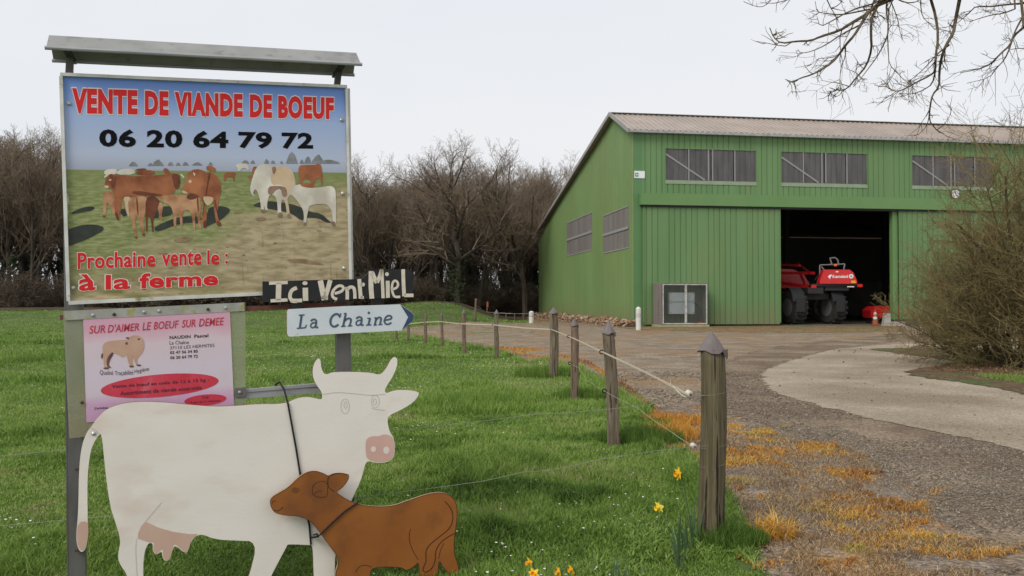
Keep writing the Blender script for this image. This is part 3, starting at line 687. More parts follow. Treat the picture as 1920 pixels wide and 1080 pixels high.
# ------------------------------------------------------------------ billboard
SPN = Plane(at(120, 566, 3.8), math.radians(21.1))
steel = mat('weathered_steel', (.10, .10, .10), (.17, .165, .16), scale=9, rough=.5, metal=.3, c3=(.16, .10, .07), s3=14, t3=(.6, .75), stretch=(1, 1, .3))
steel_d = mat('dark_steel_angle', (.05, .048, .042), (.085, .08, .07), scale=12, rough=.6, metal=.2)
alu = mat('aluminium_frame', (.50, .50, .46), (.62, .62, .58), scale=14, rough=.45, metal=.15, c3=(.25, .24, .12), s3=22, t3=(.6, .72))
rustm = mat('red_oxide_angle', (.10, .035, .025), (.15, .055, .04), scale=14, rough=.7)
bl = SPN.P(.25, 0); bl.z = -.12
bill = thing('billboard', Vector((SPN.hit(380, 566).x, SPN.hit(380, 566).y, -.1)), 'beef sale billboard with cow picture under a small metal roof on two steel posts', 'billboard')
# posts (extended down along their own line)
def post_line(pt, pb, off, w, d, name, m, ztop_px):
    a, b = SPN.hit(*pt, off), SPN.hit(*pb, off); dr_ = (b - a).normalized()
    t = (b.z + .35) / -dr_.z; e = b + dr_ * t if t > 0 else b
    mb = MB(); sidev = SPN.u - dr_ * SPN.u.dot(dr_); sidev.normalize(); nn = SPN.n
    o = a - sidev * w / 2 - nn * d
    # hollow square post with lip: web and two flanges
    L_ = e - a
    mb.box(o, L_, sidev * w, nn * .006); mb.box(o + nn * .0065, L_, sidev * .006, nn * (d - .0065)); mb.box(o + sidev * (w - .006) + nn * .0065, L_, sidev * .006, nn * (d - .0065))
    mb.box(o + nn * (d - .006) + sidev * .0065, L_, sidev * (w - .013), nn * .005)
    return mb.build(name, m, bill)
post_line((133, 150), (142, 1000), -.035, .075, .06, 'post', steel, 0)
post_line((634.6, 175), (646, 700), -.035, .072, .06, 'post', steel, 0)
# dark stubs above the panel
for (a, b) in (((131.5, 108), (130, 138)), ((635, 132), (632, 160))):
    mb = MB(); mb.bar(SPN.hit(*a, -.03), SPN.hit(*b, -.03), .03, .03, up=SPN.n); mb.build('roof_support', steel_d, bill)
# gabled metal roof
def roof_part():
    rl_, rr_ = SPN.hit(92, 67, 0), SPN.hit(668, 100, 0)
    ax = (rr_ - rl_); dn = Vector((0, 0, -1)); dn = (dn - ax.normalized() * dn.dot(ax.normalized())).normalized()
    hw, hh, th = .105, .085, .003
    fe = SPN.n * hw + dn * hh; be = -SPN.n * hw + dn * hh
    out = MB()
    for e in (fe, be):
        nrm = ax.cross(e).normalized()
        if nrm.z < 0: nrm = -nrm
        out.box(rl_, ax, e, nrm * th)
    lip = MB()
    for e in (fe, be): lip.tube([rl_ + e - ax * .004, rr_ + e + ax * .004], .009, 8)
    return out, lip
o1, o2 = roof_part()
zinc = mat('zinc_sheet', (.245, .245, .23), (.31, .31, .295), scale=6, rough=.5, metal=.25, c3=(.20, .20, .19), s3=18, t3=(.55, .7), stretch=(1, 1, .5))
rf = o1.build('roof', zinc, bill); o2.build('rolled_edge', galv, rf)
for x in (131.5, 634): mb = MB(); p = SPN.hit(x, 106 if x < 200 else 134, -.03); mb.bar(p - SPN.n * .11 , p + SPN.n * .11, .03, .012); mb.build('roof_bracket', steel_d, bill)
# printed panel
PQ = [(117, 143), (646, 166), (655, 540), (130.5, 565)]
def print_mat():
    m = bpy.data.materials.new('field_photo_print'); m.use_nodes = True; t = m.node_tree; L = t.links.new; b = t.nodes['Principled BSDF']
    uv = t.nodes.new('ShaderNodeUVMap'); sp = t.nodes.new('ShaderNodeSeparateXYZ'); L(uv.outputs[0], sp.inputs[0])
    def nz(sc, st, d=8):
        mp_ = t.nodes.new('ShaderNodeMapping'); mp_.inputs['Scale'].default_value = st; L(uv.outputs[0], mp_.inputs[0])
        n = t.nodes.new('ShaderNodeTexNoise'); n.inputs['Scale'].default_value = sc; n.inputs['Detail'].default_value = d; L(mp_.outputs[0], n.inputs[0]); return n.outputs[0]
    def mix(f, a, c):
        x = t.nodes.new('ShaderNodeMix'); x.data_type = 'RGBA'
        if hasattr(f, 'is_linked') or not isinstance(f, float): L(f, x.inputs[0])
        for i, s in ((6, a), (7, c)):
            if isinstance(s, tuple): x.inputs[i].default_value = (*s, 1)
            else: L(s, x.inputs[i])
        return x.outputs[2]
    def rng(s, a, c):
        r = t.nodes.new('ShaderNodeMapRange'); r.inputs[1].default_value = a; r.inputs[2].default_value = c; L(s, r.inputs[0]); return r.outputs[0]
    def math_(op, a, c):
        x = t.nodes.new('ShaderNodeMath'); x.operation = op
        for i, s in ((0, a), (1, c)):
            if isinstance(s, float): x.inputs[i].default_value = s
            else: L(s, x.inputs[i])
        return x.outputs[0]
    V, U = sp.outputs[1], sp.outputs[0]
    skyc = mix(rng(V, .62, 1.0), (.44, .49, .60), (.25, .39, .70)); skyc = mix(rng(V, .84, .99), skyc, (.16, .28, .62))
    skyc = mix(rng(V, .575, .66), (.33, .36, .44), skyc)
    grass = mix(rng(nz(26, (1, 3, 1)), .38, .66), (.165, .21, .07), (.33, .33, .16))
    dirt = mix(rng(nz(16, (1, 3, 1)), .38, .66), (.46, .38, .24), (.28, .23, .13))
    spots = rng(nz(34, (1, 2.2, 1)), .62, .72)
    dirt = mix(spots, dirt, (.13, .08, .04))
    # diagonal edge between grass (upper left) and bare earth (lower right)
    e = math_('ADD', math_('MULTIPLY', U, .45), math_('MULTIPLY', V, -1.0))     # grows to lower right
    e = math_('ADD', e, math_('MULTIPLY', nz(5, (1, 2.5, 1)), .35))
    gd = mix(rng(e, .02, .16), grass, dirt)
    gd = mix(rng(V, .60, .50), (.20, .24, .09), gd)
    low = math_('MULTIPLY', rng(V, .26, .06), rng(nz(7, (1, 3, 1)), .42, .6))
    low = math_('MULTIPLY', low, rng(U, .62, .42))
    gd = mix(low, gd, (.17, .17, .055))
    hor = math_('ADD', V, math_('MULTIPLY', U, -.01))
    c = mix(rng(hor, .583, .588), gd, skyc)
    # dirt runs and lichen spots of the weathered print
    st = math_('MULTIPLY', rng(nz(60, (1, .08, 1), 3), .62, .72), rng(V, .5, .15))
    c = mix(math_('MULTIPLY', math_('MULTIPLY', st, rng(U, .55, .62)), .45), c, (.12, .09, .04))
    L(c, b.inputs['Base Color']); b.inputs['Roughness'].default_value = .5; b.inputs['Specular IOR Level'].default_value = .12
    return m
def quad_panel(pl, q, off, th, name, m, parent, sidem):
    pts = [pl.hit(*p, off) for p in q]
    mb = MB(); mb.prism([pts[3], pts[2], pts[1], pts[0]], pl.n, th); o = mb.build(name, [m, sidem], parent)
    uvl = o.data.uv_layers.new(name='UVMap'); org = wloc(parent)
    # UV in the panel's own plane
    BL, BRt, TL = pts[3] - org, pts[2] - org, pts[0] - org
    ex, ey = BRt - BL, TL - BL
    for lp in o.data.loops:
        p = o.data.vertices[lp.vertex_index].co - BL; uvl.data[lp.index].uv = (p.dot(ex) / ex.length_squared, p.dot(ey) / ey.length_squared)
    return o
panel = quad_panel(SPN, PQ, 0, .006, 'printed_panel', print_mat(), bill, alu)
def frame_piece(pl, a, b, w, off, d, m, parent, name='frame_bar'):
    pa, pb = pl.hit(*a, off), pl.hit(*b, off); mb = MB(); mb.bar(pa, pb, d, w, up=pl.n.cross(pb - pa)); return mb.build(name, m, parent)
wpx = 3.8 / F
frame_piece(SPN, (113.5, 140.3), (650, 163.3), 6 * wpx, .002, .03, alu, bill)
frame_piece(SPN, (129, 568), (657.5, 542.5), 7 * wpx, .002, .03, alu, bill)
frame_piece(SPN, (114.8, 144), (128.9, 564.5), 6 * wpx, .002, .03, alu, bill)
frame_piece(SPN, (649, 167), (657, 539), 5 * wpx, .002, .03, alu, bill)
frame_piece(SPN, (653.5, 167), (660.5, 541), 4 * wpx, -.035, .03, alu, bill, 'back_channel')
bolt = mat('bolt_head', (.42, .42, .40), rough=.35, metal=.5)
for x, y in ((129.5, 194), (640.5, 225), (642.5, 363), (645, 503), (137, 540)):
    mb = MB(); mb.lathe(SPN.hit(x, y, .001), [(.011, 0), (.010, .004), (.004, .008)], 10, SPN.n); mb.build('bolt', bolt, bill)
redp = mat('red_print', (.60, .010, .012), rough=.45); whp = mat('cream_print', (.74, .66, .60), rough=.45); blkp = mat('black_print', (.004, .004, .005), rough=.6, spec=.1)
K1, K2 = MB(), MB()
for w, q_ in (('VENTE', (135, 258, 165, 212.5, 169, 215)), ('DE', (271.7, 316, 169.8, 215.8, 171.2, 216.8)), ('VIANDE', (327.5, 455, 172, 217, 176, 219.5)), ('DE', (468.5, 510, 176.8, 220, 178.2, 221)), ('BOEUF', (521.7, 626, 178.7, 222, 182.5, 224))):
    K1, K2 = MB(), MB(); text(K1, SPN, .0024, w, q_, weight=.056, outline=.034, omb=K2, ooff=.0012); K2.build('letter_outline', whp, panel); K1.build('lettering', redp, panel)
for w, q_ in (('Prochaine', (145.5, 291.7, 474, 505, 470, 500)), ('vente', (303.7, 378, 471.5, 499.5, 469.5, 496.5)), ('le', (388.5, 411.5, 469, 496.5, 468.5, 496)), (':', (422, 427.5, 475.5, 495, 475, 494.5)), ('à', (148, 179, 514.5, 546, 513.5, 544.5)), ('la', (198, 244, 515.5, 543.5, 514, 542)), ('ferme', (261.5, 409, 512.5, 541.5, 508, 535.5))):
    K1, K2 = MB(), MB(); text(K1, SPN, .0024, w, q_, weight=.026 if w != 'ferme' else .034, outline=.028, omb=K2, ooff=.0012); K2.build('letter_outline', whp, panel); K1.build('lettering', redp, panel)
K = MB()
for w, q_ in (('06', (186, 255, 241.5, 275, 242.5, 276)), ('20', (275, 342, 243, 276.5, 244.5, 277)), ('64', (362, 428, 244.5, 277, 246, 278)), ('79', (447, 510, 246.5, 278, 248, 279)), ('72', (528, 587, 248, 279, 249, 279.5))):
    K = MB(); text(K, SPN, .0014, w, q_, weight=.04); K.build('phone_number', blkp, panel)
# printed picture: trees, cows and their shadows (flat print)
def pmat(name, a, b, sc=22): return mat(name, a, b, scale=sc, rough=.45, lo=.35, hi=.65)
cA = (100, 270); cB = (380, 270)
brn = pmat('print_brown', (.17, .045, .015), (.40, .15, .06), 9); brd = pmat('print_dark_brown', (.10, .028, .012), (.17, .05, .02)); tan = pmat('print_tan', (.50, .28, .15), (.27, .105, .04), 17)
wht = pmat('print_white_cow', (.46, .42, .34), (.70, .67, .58), 9); shd = pmat('print_shadow', (.022, .028, .022), (.04, .045, .03)); trf = pmat('print_trees', (.24, .24, .27), (.15, .17, .16), 30); crm = pmat('print_cream', (.58, .44, .29), (.50, .36, .22), 16)
# far trees
T_ = []
for x, w, h in ((250, 17, 9), (282, 11, 6), (296, 22, 12), (320, 11, 7), (334, 10, 6), (348, 12, 7), (370, 20, 6), (395, 8, 6), (460, 14, 7), (474, 9, 6), (500, 9, 9), (512, 9, 6), (528, 6, 5), (547, 22, 22), (566, 8, 8), (577, 13, 14), (596, 24, 17), (618, 40, 8)):
    y0 = 313 - (x - 230) * .0115 - (x > 430) * 0 - 1.5
    if x > 430: y0 = 306.5
    n = 10; T_.append([(x - w / 2, y0)] + [(x - w / 2 + w * k / n + R.uniform(-.4, .4), y0 - h * math.sin(math.pi * (k + .3) / (n + .6)) * R.uniform(.8, 1.05)) for k in range(1, n)] + [(x + w / 2, y0)])
flat(SPN, .0012, T_, 'print_tree_line', trf, panel)
sh = [crop(cA, 6, [(150, 965), (250, 930), (350, 905), (480, 905), (560, 930), (570, 965), (500, 1010), (380, 1070), (280, 1110), (150, 1160)]),
      crop(cA, 6, [(190, 780), (260, 740), (350, 710), (440, 700), (470, 720), (430, 750), (330, 765), (230, 790)]),
      crop(cA, 6, [(1230, 700), (1330, 700), (1350, 790), (1240, 820), (1120, 840), (1100, 800)]), crop(cA, 6, [(1130, 960), (1160, 920), (1300, 860), (1400, 820), (1560, 810), (1680, 820), (1640, 900), (1540, 880), (1400, 900), (1180, 990)]),
      crop(cA, 6, [(740, 760), (760, 730), (860, 720), (860, 760), (800, 830)]),
      crop(cB, 6, [(50, 740), (110, 700), (250, 700), (320, 740), (260, 810), (180, 870), (60, 920), (40, 930)]),
      crop(cB, 6, [(560, 690), (640, 650), (740, 640), (920, 660), (1060, 690), (1200, 760), (1330, 780), (1420, 860), (1450, 890), (1380, 880), (1300, 830), (1140, 830), (1120, 870), (1000, 780), (870, 750), (700, 720), (590, 705)])]
flat(SPN, .0013, sh, 'print_shadow', shd, panel, sm=1)
bkc = [crop(cA, 6, [(570, 350), (575, 290), (700, 275), (720, 300), (700, 345)]), crop(cA, 6, [(700, 345), (730, 290), (910, 270), (925, 345)]), crop(cB, 6, [(365, 240), (410, 220), (505, 218), (525, 290), (500, 300), (490, 270), (430, 275), (430, 310), (395, 300), (390, 265)])]
flat(SPN, .0014, bkc, 'print_far_white_cow', wht, panel, sm=1)
bkb = [crop(cA, 6, [(930, 350), (940, 300), (1130, 290), (1150, 350)]), crop(cA, 6, [(925, 300), (930, 280), (1040, 270), (1050, 300)]), crop(cA, 6, [(1235, 270), (1290, 275), (1315, 340), (1245, 335)]), crop(cA, 6, [(1540, 320), (1560, 290), (1650, 280), (1720, 320), (1700, 350)]),
       crop(cB, 6, [(35, 250), (90, 240), (150, 275), (145, 320), (50, 300)]), crop(cB, 6, [(235, 350), (260, 315), (385, 320), (360, 350), (360, 420), (345, 420), (345, 375), (260, 370), (255, 425), (242, 425)]),
       crop(cB, 6, [(555, 350), (560, 255), (620, 252), (600, 300), (575, 350)]), crop(cB, 6, [(510, 380), (520, 350), (560, 350), (545, 400)])]
flat(SPN, .0014, bkb, 'print_far_brown_cow', brn, panel, sm=1)
rc = [crop(cB, 6, [(1075, 340), (1080, 250), (1120, 232), (1270, 235), (1290, 215), (1330, 230), (1345, 290), (1350, 380), (1350, 460), (1335, 460), (1325, 380), (1280, 390), (1260, 430), (1250, 470), (1220, 440), (1205, 400), (1130, 385), (1115, 440), (1095, 440)]),
      crop(cB, 6, [(1050, 470), (1070, 445), (1130, 440), (1240, 440), (1260, 490), (1120, 500)])]
flat(SPN, .0015, rc, 'print_brown_cow_right', brn, panel, sm=1)
# large brown cow
flat(SPN, .0015, [crop(cA, 6, [(575, 460), (600, 370), (640, 330), (690, 345), (780, 350), (900, 365), (1100, 355), (1280, 340), (1340, 325), (1420, 340), (1430, 420), (1420, 490), (1370, 510), (1350, 570), (1250, 590), (1050, 590), (880, 595), (790, 590), (770, 640), (760, 740), (745, 810), (760, 860), (720, 850), (690, 760), (680, 640), (665, 500), (590, 500)])], 'print_brown_cow', brn, panel, sm=1)
flat(SPN, .00165, [crop(cA, 6, [(1330, 330), (1420, 340), (1430, 420), (1415, 500), (1370, 510), (1345, 430)]), crop(cA, 6, [(625, 340), (680, 350), (685, 480), (660, 510), (640, 430)])], 'print_cow_dark_part', brd, panel, sm=1)
calves = [crop(cA, 6, [(555, 590), (570, 540), (610, 530), (660, 535), (690, 600), (690, 700), (695, 800), (670, 800), (650, 720), (600, 640), (600, 720), (580, 820), (558, 815), (560, 700)]),
          crop(cA, 6, [(790, 640), (880, 600), (1000, 585), (1050, 600), (1060, 680), (1040, 770), (1010, 830), (1030, 1030), (1000, 1025), (965, 860), (930, 790), (920, 900), (945, 1060), (910, 1050), (880, 860), (840, 780), (800, 730)]),
          crop(cA, 6, [(1160, 570), (1230, 575), (1340, 575), (1500, 570), (1640, 590), (1665, 700), (1650, 800), (1670, 950), (1640, 950), (1610, 760), (1590, 800), (1600, 970), (1575, 970), (1560, 800), (1520, 730), (1450, 760), (1455, 930), (1430, 940), (1420, 780), (1385, 800), (1380, 940), (1355, 935), (1345, 760), (1310, 680), (1240, 660)]),
          crop(cA, 6, [(1170, 660), (1230, 660), (1230, 740), (1215, 800), (1240, 850), (1190, 850), (1185, 760)])]
flat(SPN, .0017, calves, 'print_calves', tan, panel, sm=1)
flat(SPN, .0018, [crop(cA, 6, [(1040, 610), (1100, 580), (1160, 600), (1200, 640), (1180, 700), (1150, 780), (1120, 870), (1130, 990), (1110, 990), (1100, 850), (1060, 800), (1060, 990), (1045, 1000), (1035, 800)]), crop(cA, 6, [(1500, 570), (1600, 545), (1650, 560), (1640, 600), (1560, 630), (1500, 620)])], 'print_calf_shade', brd, panel, sm=1)
mb2 = crop(cA, 6, [(1440, 550), (1450, 510), (1480, 440), (1500, 380), (1510, 320), (1570, 310), (1600, 345), (1700, 325), (1780, 322)]) + crop(cB, 6, [(60, 315), (120, 330), (180, 380), (205, 450), (205, 550), (180, 620), (175, 700), (160, 780), (180, 850), (210, 920), (160, 925), (140, 820), (125, 720), (120, 640), (40, 620), (30, 700), (50, 780), (35, 880), (45, 940), (5, 940), (-10, 820)]) + crop(cA, 6, [(1670, 830), (1700, 720), (1660, 600), (1600, 560), (1520, 550), (1480, 560)])
flat(SPN, .0019, [mb2], 'print_standing_cow', brn, panel, sm=1)
flat(SPN, .002, [crop(cA, 6, [(1445, 545), (1455, 515), (1500, 540), (1520, 555), (1480, 562)]), crop(cA, 6, [(1515, 410), (1550, 400), (1560, 430), (1530, 445)]), crop(cA, 6, [(570, 490), (580, 462), (625, 470), (620, 500)]), crop(cA, 6, [(620, 400), (650, 390), (655, 412), (630, 418)]),
      crop(cA, 6, [(790, 600), (830, 590), (870, 600), (860, 640), (840, 640), (850, 780), (850, 830), (830, 790), (805, 700), (800, 640)]), crop(cB, 6, [(0, 590), (60, 590), (125, 600), (110, 660), (60, 700), (20, 660)])], 'print_pale_patch', crm, panel, sm=1)
flat(SPN, .0016, [crop(cB, 6, [(535, 480), (560, 380), (600, 270), (650, 230), (700, 220), (780, 250), (850, 250), (950, 250), (1010, 310), (1040, 400), (1045, 480), (1000, 560), (960, 600), (950, 640), (975, 760), (990, 830), (950, 830), (940, 720), (925, 640), (890, 620), (880, 700), (890, 820), (840, 820), (845, 700), (820, 580), (760, 570), (740, 600), (720, 700), (740, 750), (700, 745), (690, 680), (690, 760), (660, 770), (650, 650), (620, 540), (590, 500), (560, 560), (600, 590), (560, 580), (535, 530)])], 'print_white_cow', wht, panel, sm=1)
flat(SPN, .0018, [crop(cB, 6, [(830, 250), (950, 250), (1010, 320), (1040, 420), (1030, 480), (960, 600), (930, 480), (860, 450), (780, 470), (760, 350)]), crop(cB, 6, [(940, 600), (960, 640), (985, 820), (955, 825), (935, 690)])], 'print_cow_cream_part', crm, panel, sm=1)
flat(SPN, .0019, [crop(cB, 6, [(740, 480), (800, 470), (900, 475), (945, 500), (955, 590), (900, 600), (880, 500), (820, 520), (780, 580), (730, 560)]), crop(cB, 6, [(780, 260), (820, 250), (830, 300), (800, 350), (780, 300)])], 'print_cow_udder_shade', pmat('print_udder_brown', (.22, .14, .09), (.30, .19, .13)), panel, sm=1)
flat(SPN, .002, [crop(cB, 6, [(970, 560), (1000, 480), (1040, 465), (1100, 450), (1110, 480), (1200, 495), (1300, 490), (1400, 475), (1440, 470), (1490, 500), (1500, 580), (1500, 780), (1500, 900), (1470, 920), (1460, 800), (1440, 730), (1400, 680), (1330, 670), (1200, 690), (1190, 740), (1170, 820), (1165, 900), (1135, 920), (1140, 780), (1110, 700), (1050, 620), (1010, 580)]), crop(cA, 6, [(135, 530), (165, 560), (175, 640), (160, 690), (172, 790), (150, 790), (138, 700)])], 'print_white_calf', wht, panel, sm=1)

flat(SPN, .0021, [crop(cA, 6, p) for p in ([(600, 370), (570, 385), (572, 360), (610, 338), (625, 345)], [(1420, 335), (1450, 340), (1475, 370), (1470, 390), (1440, 360)], [(1570, 315), (1600, 335), (1590, 365), (1575, 340)])], 'print_horn', pmat('print_bone', (.55, .48, .38), (.62, .55, .45)), panel, sm=1)
flat(SPN, .0021, [crop(cA, 6, p) for p in ([(690, 770), (720, 770), (745, 860), (715, 860)], [(930, 600), (945, 600), (960, 800), (945, 800)], [(1610, 600), (1630, 600), (1640, 760), (1625, 760)], [(690, 360), (710, 360), (690, 520), (680, 500)], [(900, 520), (1200, 560), (1250, 585), (1050, 585), (880, 560)], [(560, 800), (580, 800), (580, 825), (558, 820)], [(1000, 1010), (1030, 1010), (1030, 1035), (1000, 1030)], [(915, 1040), (945, 1045), (945, 1065), (910, 1055)])] + [crop(cB, 6, p) for p in ([(10, 860), (50, 860), (45, 945), (5, 945)], [(165, 860), (205, 880), (212, 925), (160, 925)], [(130, 620), (150, 640), (170, 800), (140, 700)])], 'print_leg_shade', brd, panel, sm=1)
flat(SPN, .0021, [crop(cB, 6, p) for p in ([(655, 730), (690, 740), (735, 745), (700, 770), (660, 770)], [(845, 770), (890, 770), (900, 825), (840, 825)], [(950, 780), (985, 790), (1000, 835), (955, 835)], [(1140, 880), (1165, 880), (1165, 910), (1135, 925)], [(1440, 870), (1490, 870), (1495, 925), (1460, 925)])], 'print_muddy_foot', pmat('print_mud', (.18, .12, .08), (.26, .19, .13)), panel, sm=1)
flat(SPN, .00125, [crop(cB, 6, p) for p in ([(590, 830), (700, 825), (720, 850), (640, 870), (600, 860)], [(340, 770), (440, 760), (450, 775), (360, 785)], [(1280, 970), (1330, 965), (1340, 985), (1290, 990)])] + [crop((100, 420), 4.8, p) for p in ([(1080, 140), (1150, 115), (1240, 115), (1260, 135), (1180, 165), (1100, 165)], [(940, 260), (1040, 262), (1030, 275), (950, 272)])] + [[(530, 488), (560, 484), (600, 492), (612, 498), (570, 494)]], 'print_dirt_patch', pmat('print_dung', (.20, .13, .07), (.30, .22, .12)), panel, sm=1)
# ------------------------------------------------------------------ poster board under the billboard
PB = Plane(SPN.o, math.radians(21.1))
pbo = PB.hit(290, 690, .03)
pbd = thing('poster_board', pbo, 'clouded clear board holding the pink beef poster, mounted under the billboard', 'poster board')
plexi = mat('clouded_plexiglass', (.30, .32, .20), (.36, .38, .27), scale=5, rough=.35, alpha=.5, c3=(.42, .36, .20), t3=(.5, .7), spec=.4)
quad_panel(PB, [(116, 583), (460, 566), (462, 760), (455, 775), (157, 820), (126, 826)], .012, .005, 'clear_sheet', plexi, pbd, plexi) if False else None
mb = MB(); mb.prism([PB.hit(*p, .012) for p in ((118, 583), (460, 567), (461, 785), (130, 822))], PB.n, .005); mb.build('clear_sheet', plexi, pbd)
mb = MB(); mb.prism([PB.hit(*p, .004) for p in ((121, 600), (157, 598), (166, 816), (130, 820))], PB.n, .006); mb.build('backing_strip', mat('brown_backing', (.17, .13, .075), (.22, .18, .11), scale=6, rough=.6), pbd)
mb = MB(); mb.bar(PB.hit(121, 592, .016), PB.hit(458, 575, .016), .004, 17 * wpx, up=PB.n.cross(PB.u)); tr_ = mb.build('top_rail', mat('mossy_rail', (.27, .27, .24), (.36, .36, .33), scale=14, rough=.5, c3=(.30, .28, .08), s3=20, t3=(.55, .66)), pbd)
rst = mat('rusty_bolt', (.08, .035, .02), rough=.7)
for x, y, rusty in ((214, 589.5, 1), (390, 580, 1), (174, 591, 0), (270, 585, 0), (298, 583, 0), (423, 577, 0), (154, 755, 1), (449, 735.5, 0)):
    mb = MB(); mb.lathe(PB.hit(x, y, .019), [(.008, 0), (.0075, .004), (.003, .006)], 8, PB.n); mb.build('bolt', rst if rusty else bolt, pbd)
def poster_mat():
    m = bpy.data.materials.new('faded_pink_poster'); m.use_nodes = True; t = m.node_tree; L = t.links.new; b = t.nodes['Principled BSDF']
    uv = t.nodes.new('ShaderNodeUVMap'); sp = t.nodes.new('ShaderNodeSeparateXYZ'); L(uv.outputs[0], sp.inputs[0])
    n = t.nodes.new('ShaderNodeTexNoise'); n.inputs['Scale'].default_value = 3; n.inputs['Detail'].default_value = 6; L(uv.outputs[0], n.inputs[0])
    a = t.nodes.new('ShaderNodeMath'); a.operation = 'MULTIPLY_ADD'; L(n.outputs[0], a.inputs[0]); a.inputs[1].default_value = .22; L(sp.outputs[1], a.inputs[2])
    r = t.nodes.new('ShaderNodeValToRGB'); e = r.color_ramp.elements; cs = ((.10, (.56, .32, .50)), (.27, (.56, .34, .50)), (.38, (.60, .51, .58)), (.60, (.60, .52, .60)), (.86, (.62, .50, .55)), (1.02, (.60, .33, .43)))
    while len(e) < len(cs): e.new(.5)
    for i, (p, c) in enumerate(cs): e[i].position = min(p, 1); e[i].color = (*c, 1)
    L(a.outputs[0], r.inputs[0])
    n2 = t.nodes.new('ShaderNodeTexNoise'); n2.inputs['Scale'].default_value = 9; n2.inputs['Detail'].default_value = 8; L(uv.outputs[0], n2.inputs[0])
    mr = t.nodes.new('ShaderNodeMapRange'); mr.inputs[1].default_value = .55; mr.inputs[2].default_value = .75; mr.inputs[4].default_value = .35; L(n2.outputs[0], mr.inputs[0])
    mx = t.nodes.new('ShaderNodeMix'); mx.data_type = 'RGBA'; L(mr.outputs[0], mx.inputs[0]); L(r.outputs[0], mx.inputs[6]); mx.inputs[7].default_value = (.56, .48, .40, 1)
    L(mx.outputs[2], b.inputs['Base Color']); b.inputs['Roughness'].default_value = .35; return m
poster = quad_panel(PB, [(156, 599), (431, 583.5), (439.5, 775), (162, 792)], .016, .002, 'poster', poster_mat(), pbd, whp)
c7 = (100, 560); k7 = 4.153
pr = mat('poster_red', (.42, .035, .05), (.50, .05, .07), scale=30, rough=.4); pk = mat('poster_ink', (.06, .04, .05), rough=.5); pe = mat('poster_red_oval', (.52, .03, .055), (.58, .055, .09), scale=12, rough=.4, c3=(.6, .2, .25), t3=(.62, .75))
K = MB()
def tl(x): return 611 - (x - 167.4) * (16 / 252.4)
def bl2(x): return 626.2 - (x - 167.4) * (16.8 / 252.4)
for w, a, b_ in (('SUR', 167.4, 197.5), ("D'AIMER", 202, 261), ('LE', 267, 283.5), ('BOEUF', 288, 335), ('SUR', 341, 367), ('DEMEE', 373, 420)):
    K = MB(); text(K, PB, .0172, w, (a, b_, tl(a), bl2(a), tl(b_), bl2(b_)), weight=.014, shear=.18); K.build('title', pr, poster)
K = MB()
def c7t(w, x0, x1, t0, b0, t1, b1, wt=.02, off=.0172): text(K, PB, off, w, (c7[0] + x0 / k7, c7[0] + x1 / k7, c7[1] + t0 / k7, c7[1] + b0 / k7, c7[1] + t1 / k7, c7[1] + b1 / k7), weight=wt)
c7t('NAUDIN', 905, 1068, 290, 316, 282, 307, .03); c7t('Pascal', 1097, 1207, 280, 306, 273, 299, .03)
c7t('La Chaîne', 905, 1055, 330, 358, 324, 352, .0); c7t('37110 LES HERMITES', 908, 1255, 372, 396, 350, 375, .0)
c7t('02 47 56 34 85', 908, 1125, 408, 432, 397, 420, .03); c7t('06 20 64 79 72', 910, 1125, 448, 472, 435, 460, .03)
c7t('Qualité', 362, 466, 555, 598, 562, 600, .0); c7t('Traçabilité', 478, 622, 564, 604, 556, 600, .0); c7t('Hygiène', 632, 745, 552, 592, 528, 570, .0)
c7t("J'achète", 318, 425, 845, 868, 838, 862, .02)
K.build('small_print', pk, poster)
K = MB(); disc(K, PB, .0170, (c7[0] + 828 / k7, c7[1] + 678 / k7), 461 / k7, 88 / k7, 40, math.radians(-5)); disc(K, PB, .0170, (c7[0] + 1184 / k7, c7[1] + 789 / k7), 165 / k7, 43 / k7, 30, math.radians(-5)); K.build('red_oval', pe, poster)
K = MB(); c7t('Vente de bœuf en colis de 12 à 15 kg :', 455, 1210, 672, 704, 618, 650, .025, .0180); c7t('Assortiment de viande sous-vide', 520, 1155, 722, 754, 676, 706, .025, .0180)
c7t('TVP', 1155, 1210, 763, 782, 760, 779, .02, .0180); c7t('5 par de 11 demoise', 1068, 1300, 800, 822, 783, 805, .01, .0180)
K.build('oval_print', mat('oval_ink', (.12, .02, .03), rough=.5), poster)
bull = [(372, 440), (385, 420), (382, 375), (395, 345), (440, 328), (520, 322), (580, 318), (590, 300), (620, 285), (660, 285), (695, 305), (710, 350), (705, 400), (680, 440), (650, 470), (655, 510), (645, 515), (625, 470), (620, 430), (615, 500), (625, 530), (600, 535), (580, 480), (570, 435), (540, 460), (520, 445), (465, 420), (440, 440), (420, 480), (425, 530), (400, 545), (390, 490), (392, 440)]
flat(PB, .0173, [[(c7[0] + x / k7, c7[1] + y / k7) for x, y in bull]], 'bull_drawing', mat('bull_beige', (.46, .28, .20), (.52, .34, .25), scale=12, rough=.4), poster, sm=1)
bdk = [[(420, 460), (455, 415), (472, 425), (440, 480), (430, 520), (455, 538), (425, 540), (412, 500)], [(390, 535), (430, 535), (435, 548), (392, 550)], [(590, 520), (625, 520), (628, 535), (592, 535)], [(645, 512), (680, 512), (685, 525), (650, 525)], [(558, 300), (592, 300), (590, 318), (575, 315)], [(560, 340), (580, 338), (580, 358), (562, 358)], [(655, 310), (675, 308), (673, 322), (658, 322)], [(370, 440), (384, 420), (388, 450), (376, 475)]]
flat(PB, .0176, [[(c7[0] + x / k7, c7[1] + y / k7) for x, y in p] for p in bdk], 'bull_dark_details', mat('bull_dark', (.10, .05, .045), (.16, .08, .06), scale=20), poster, sm=1)
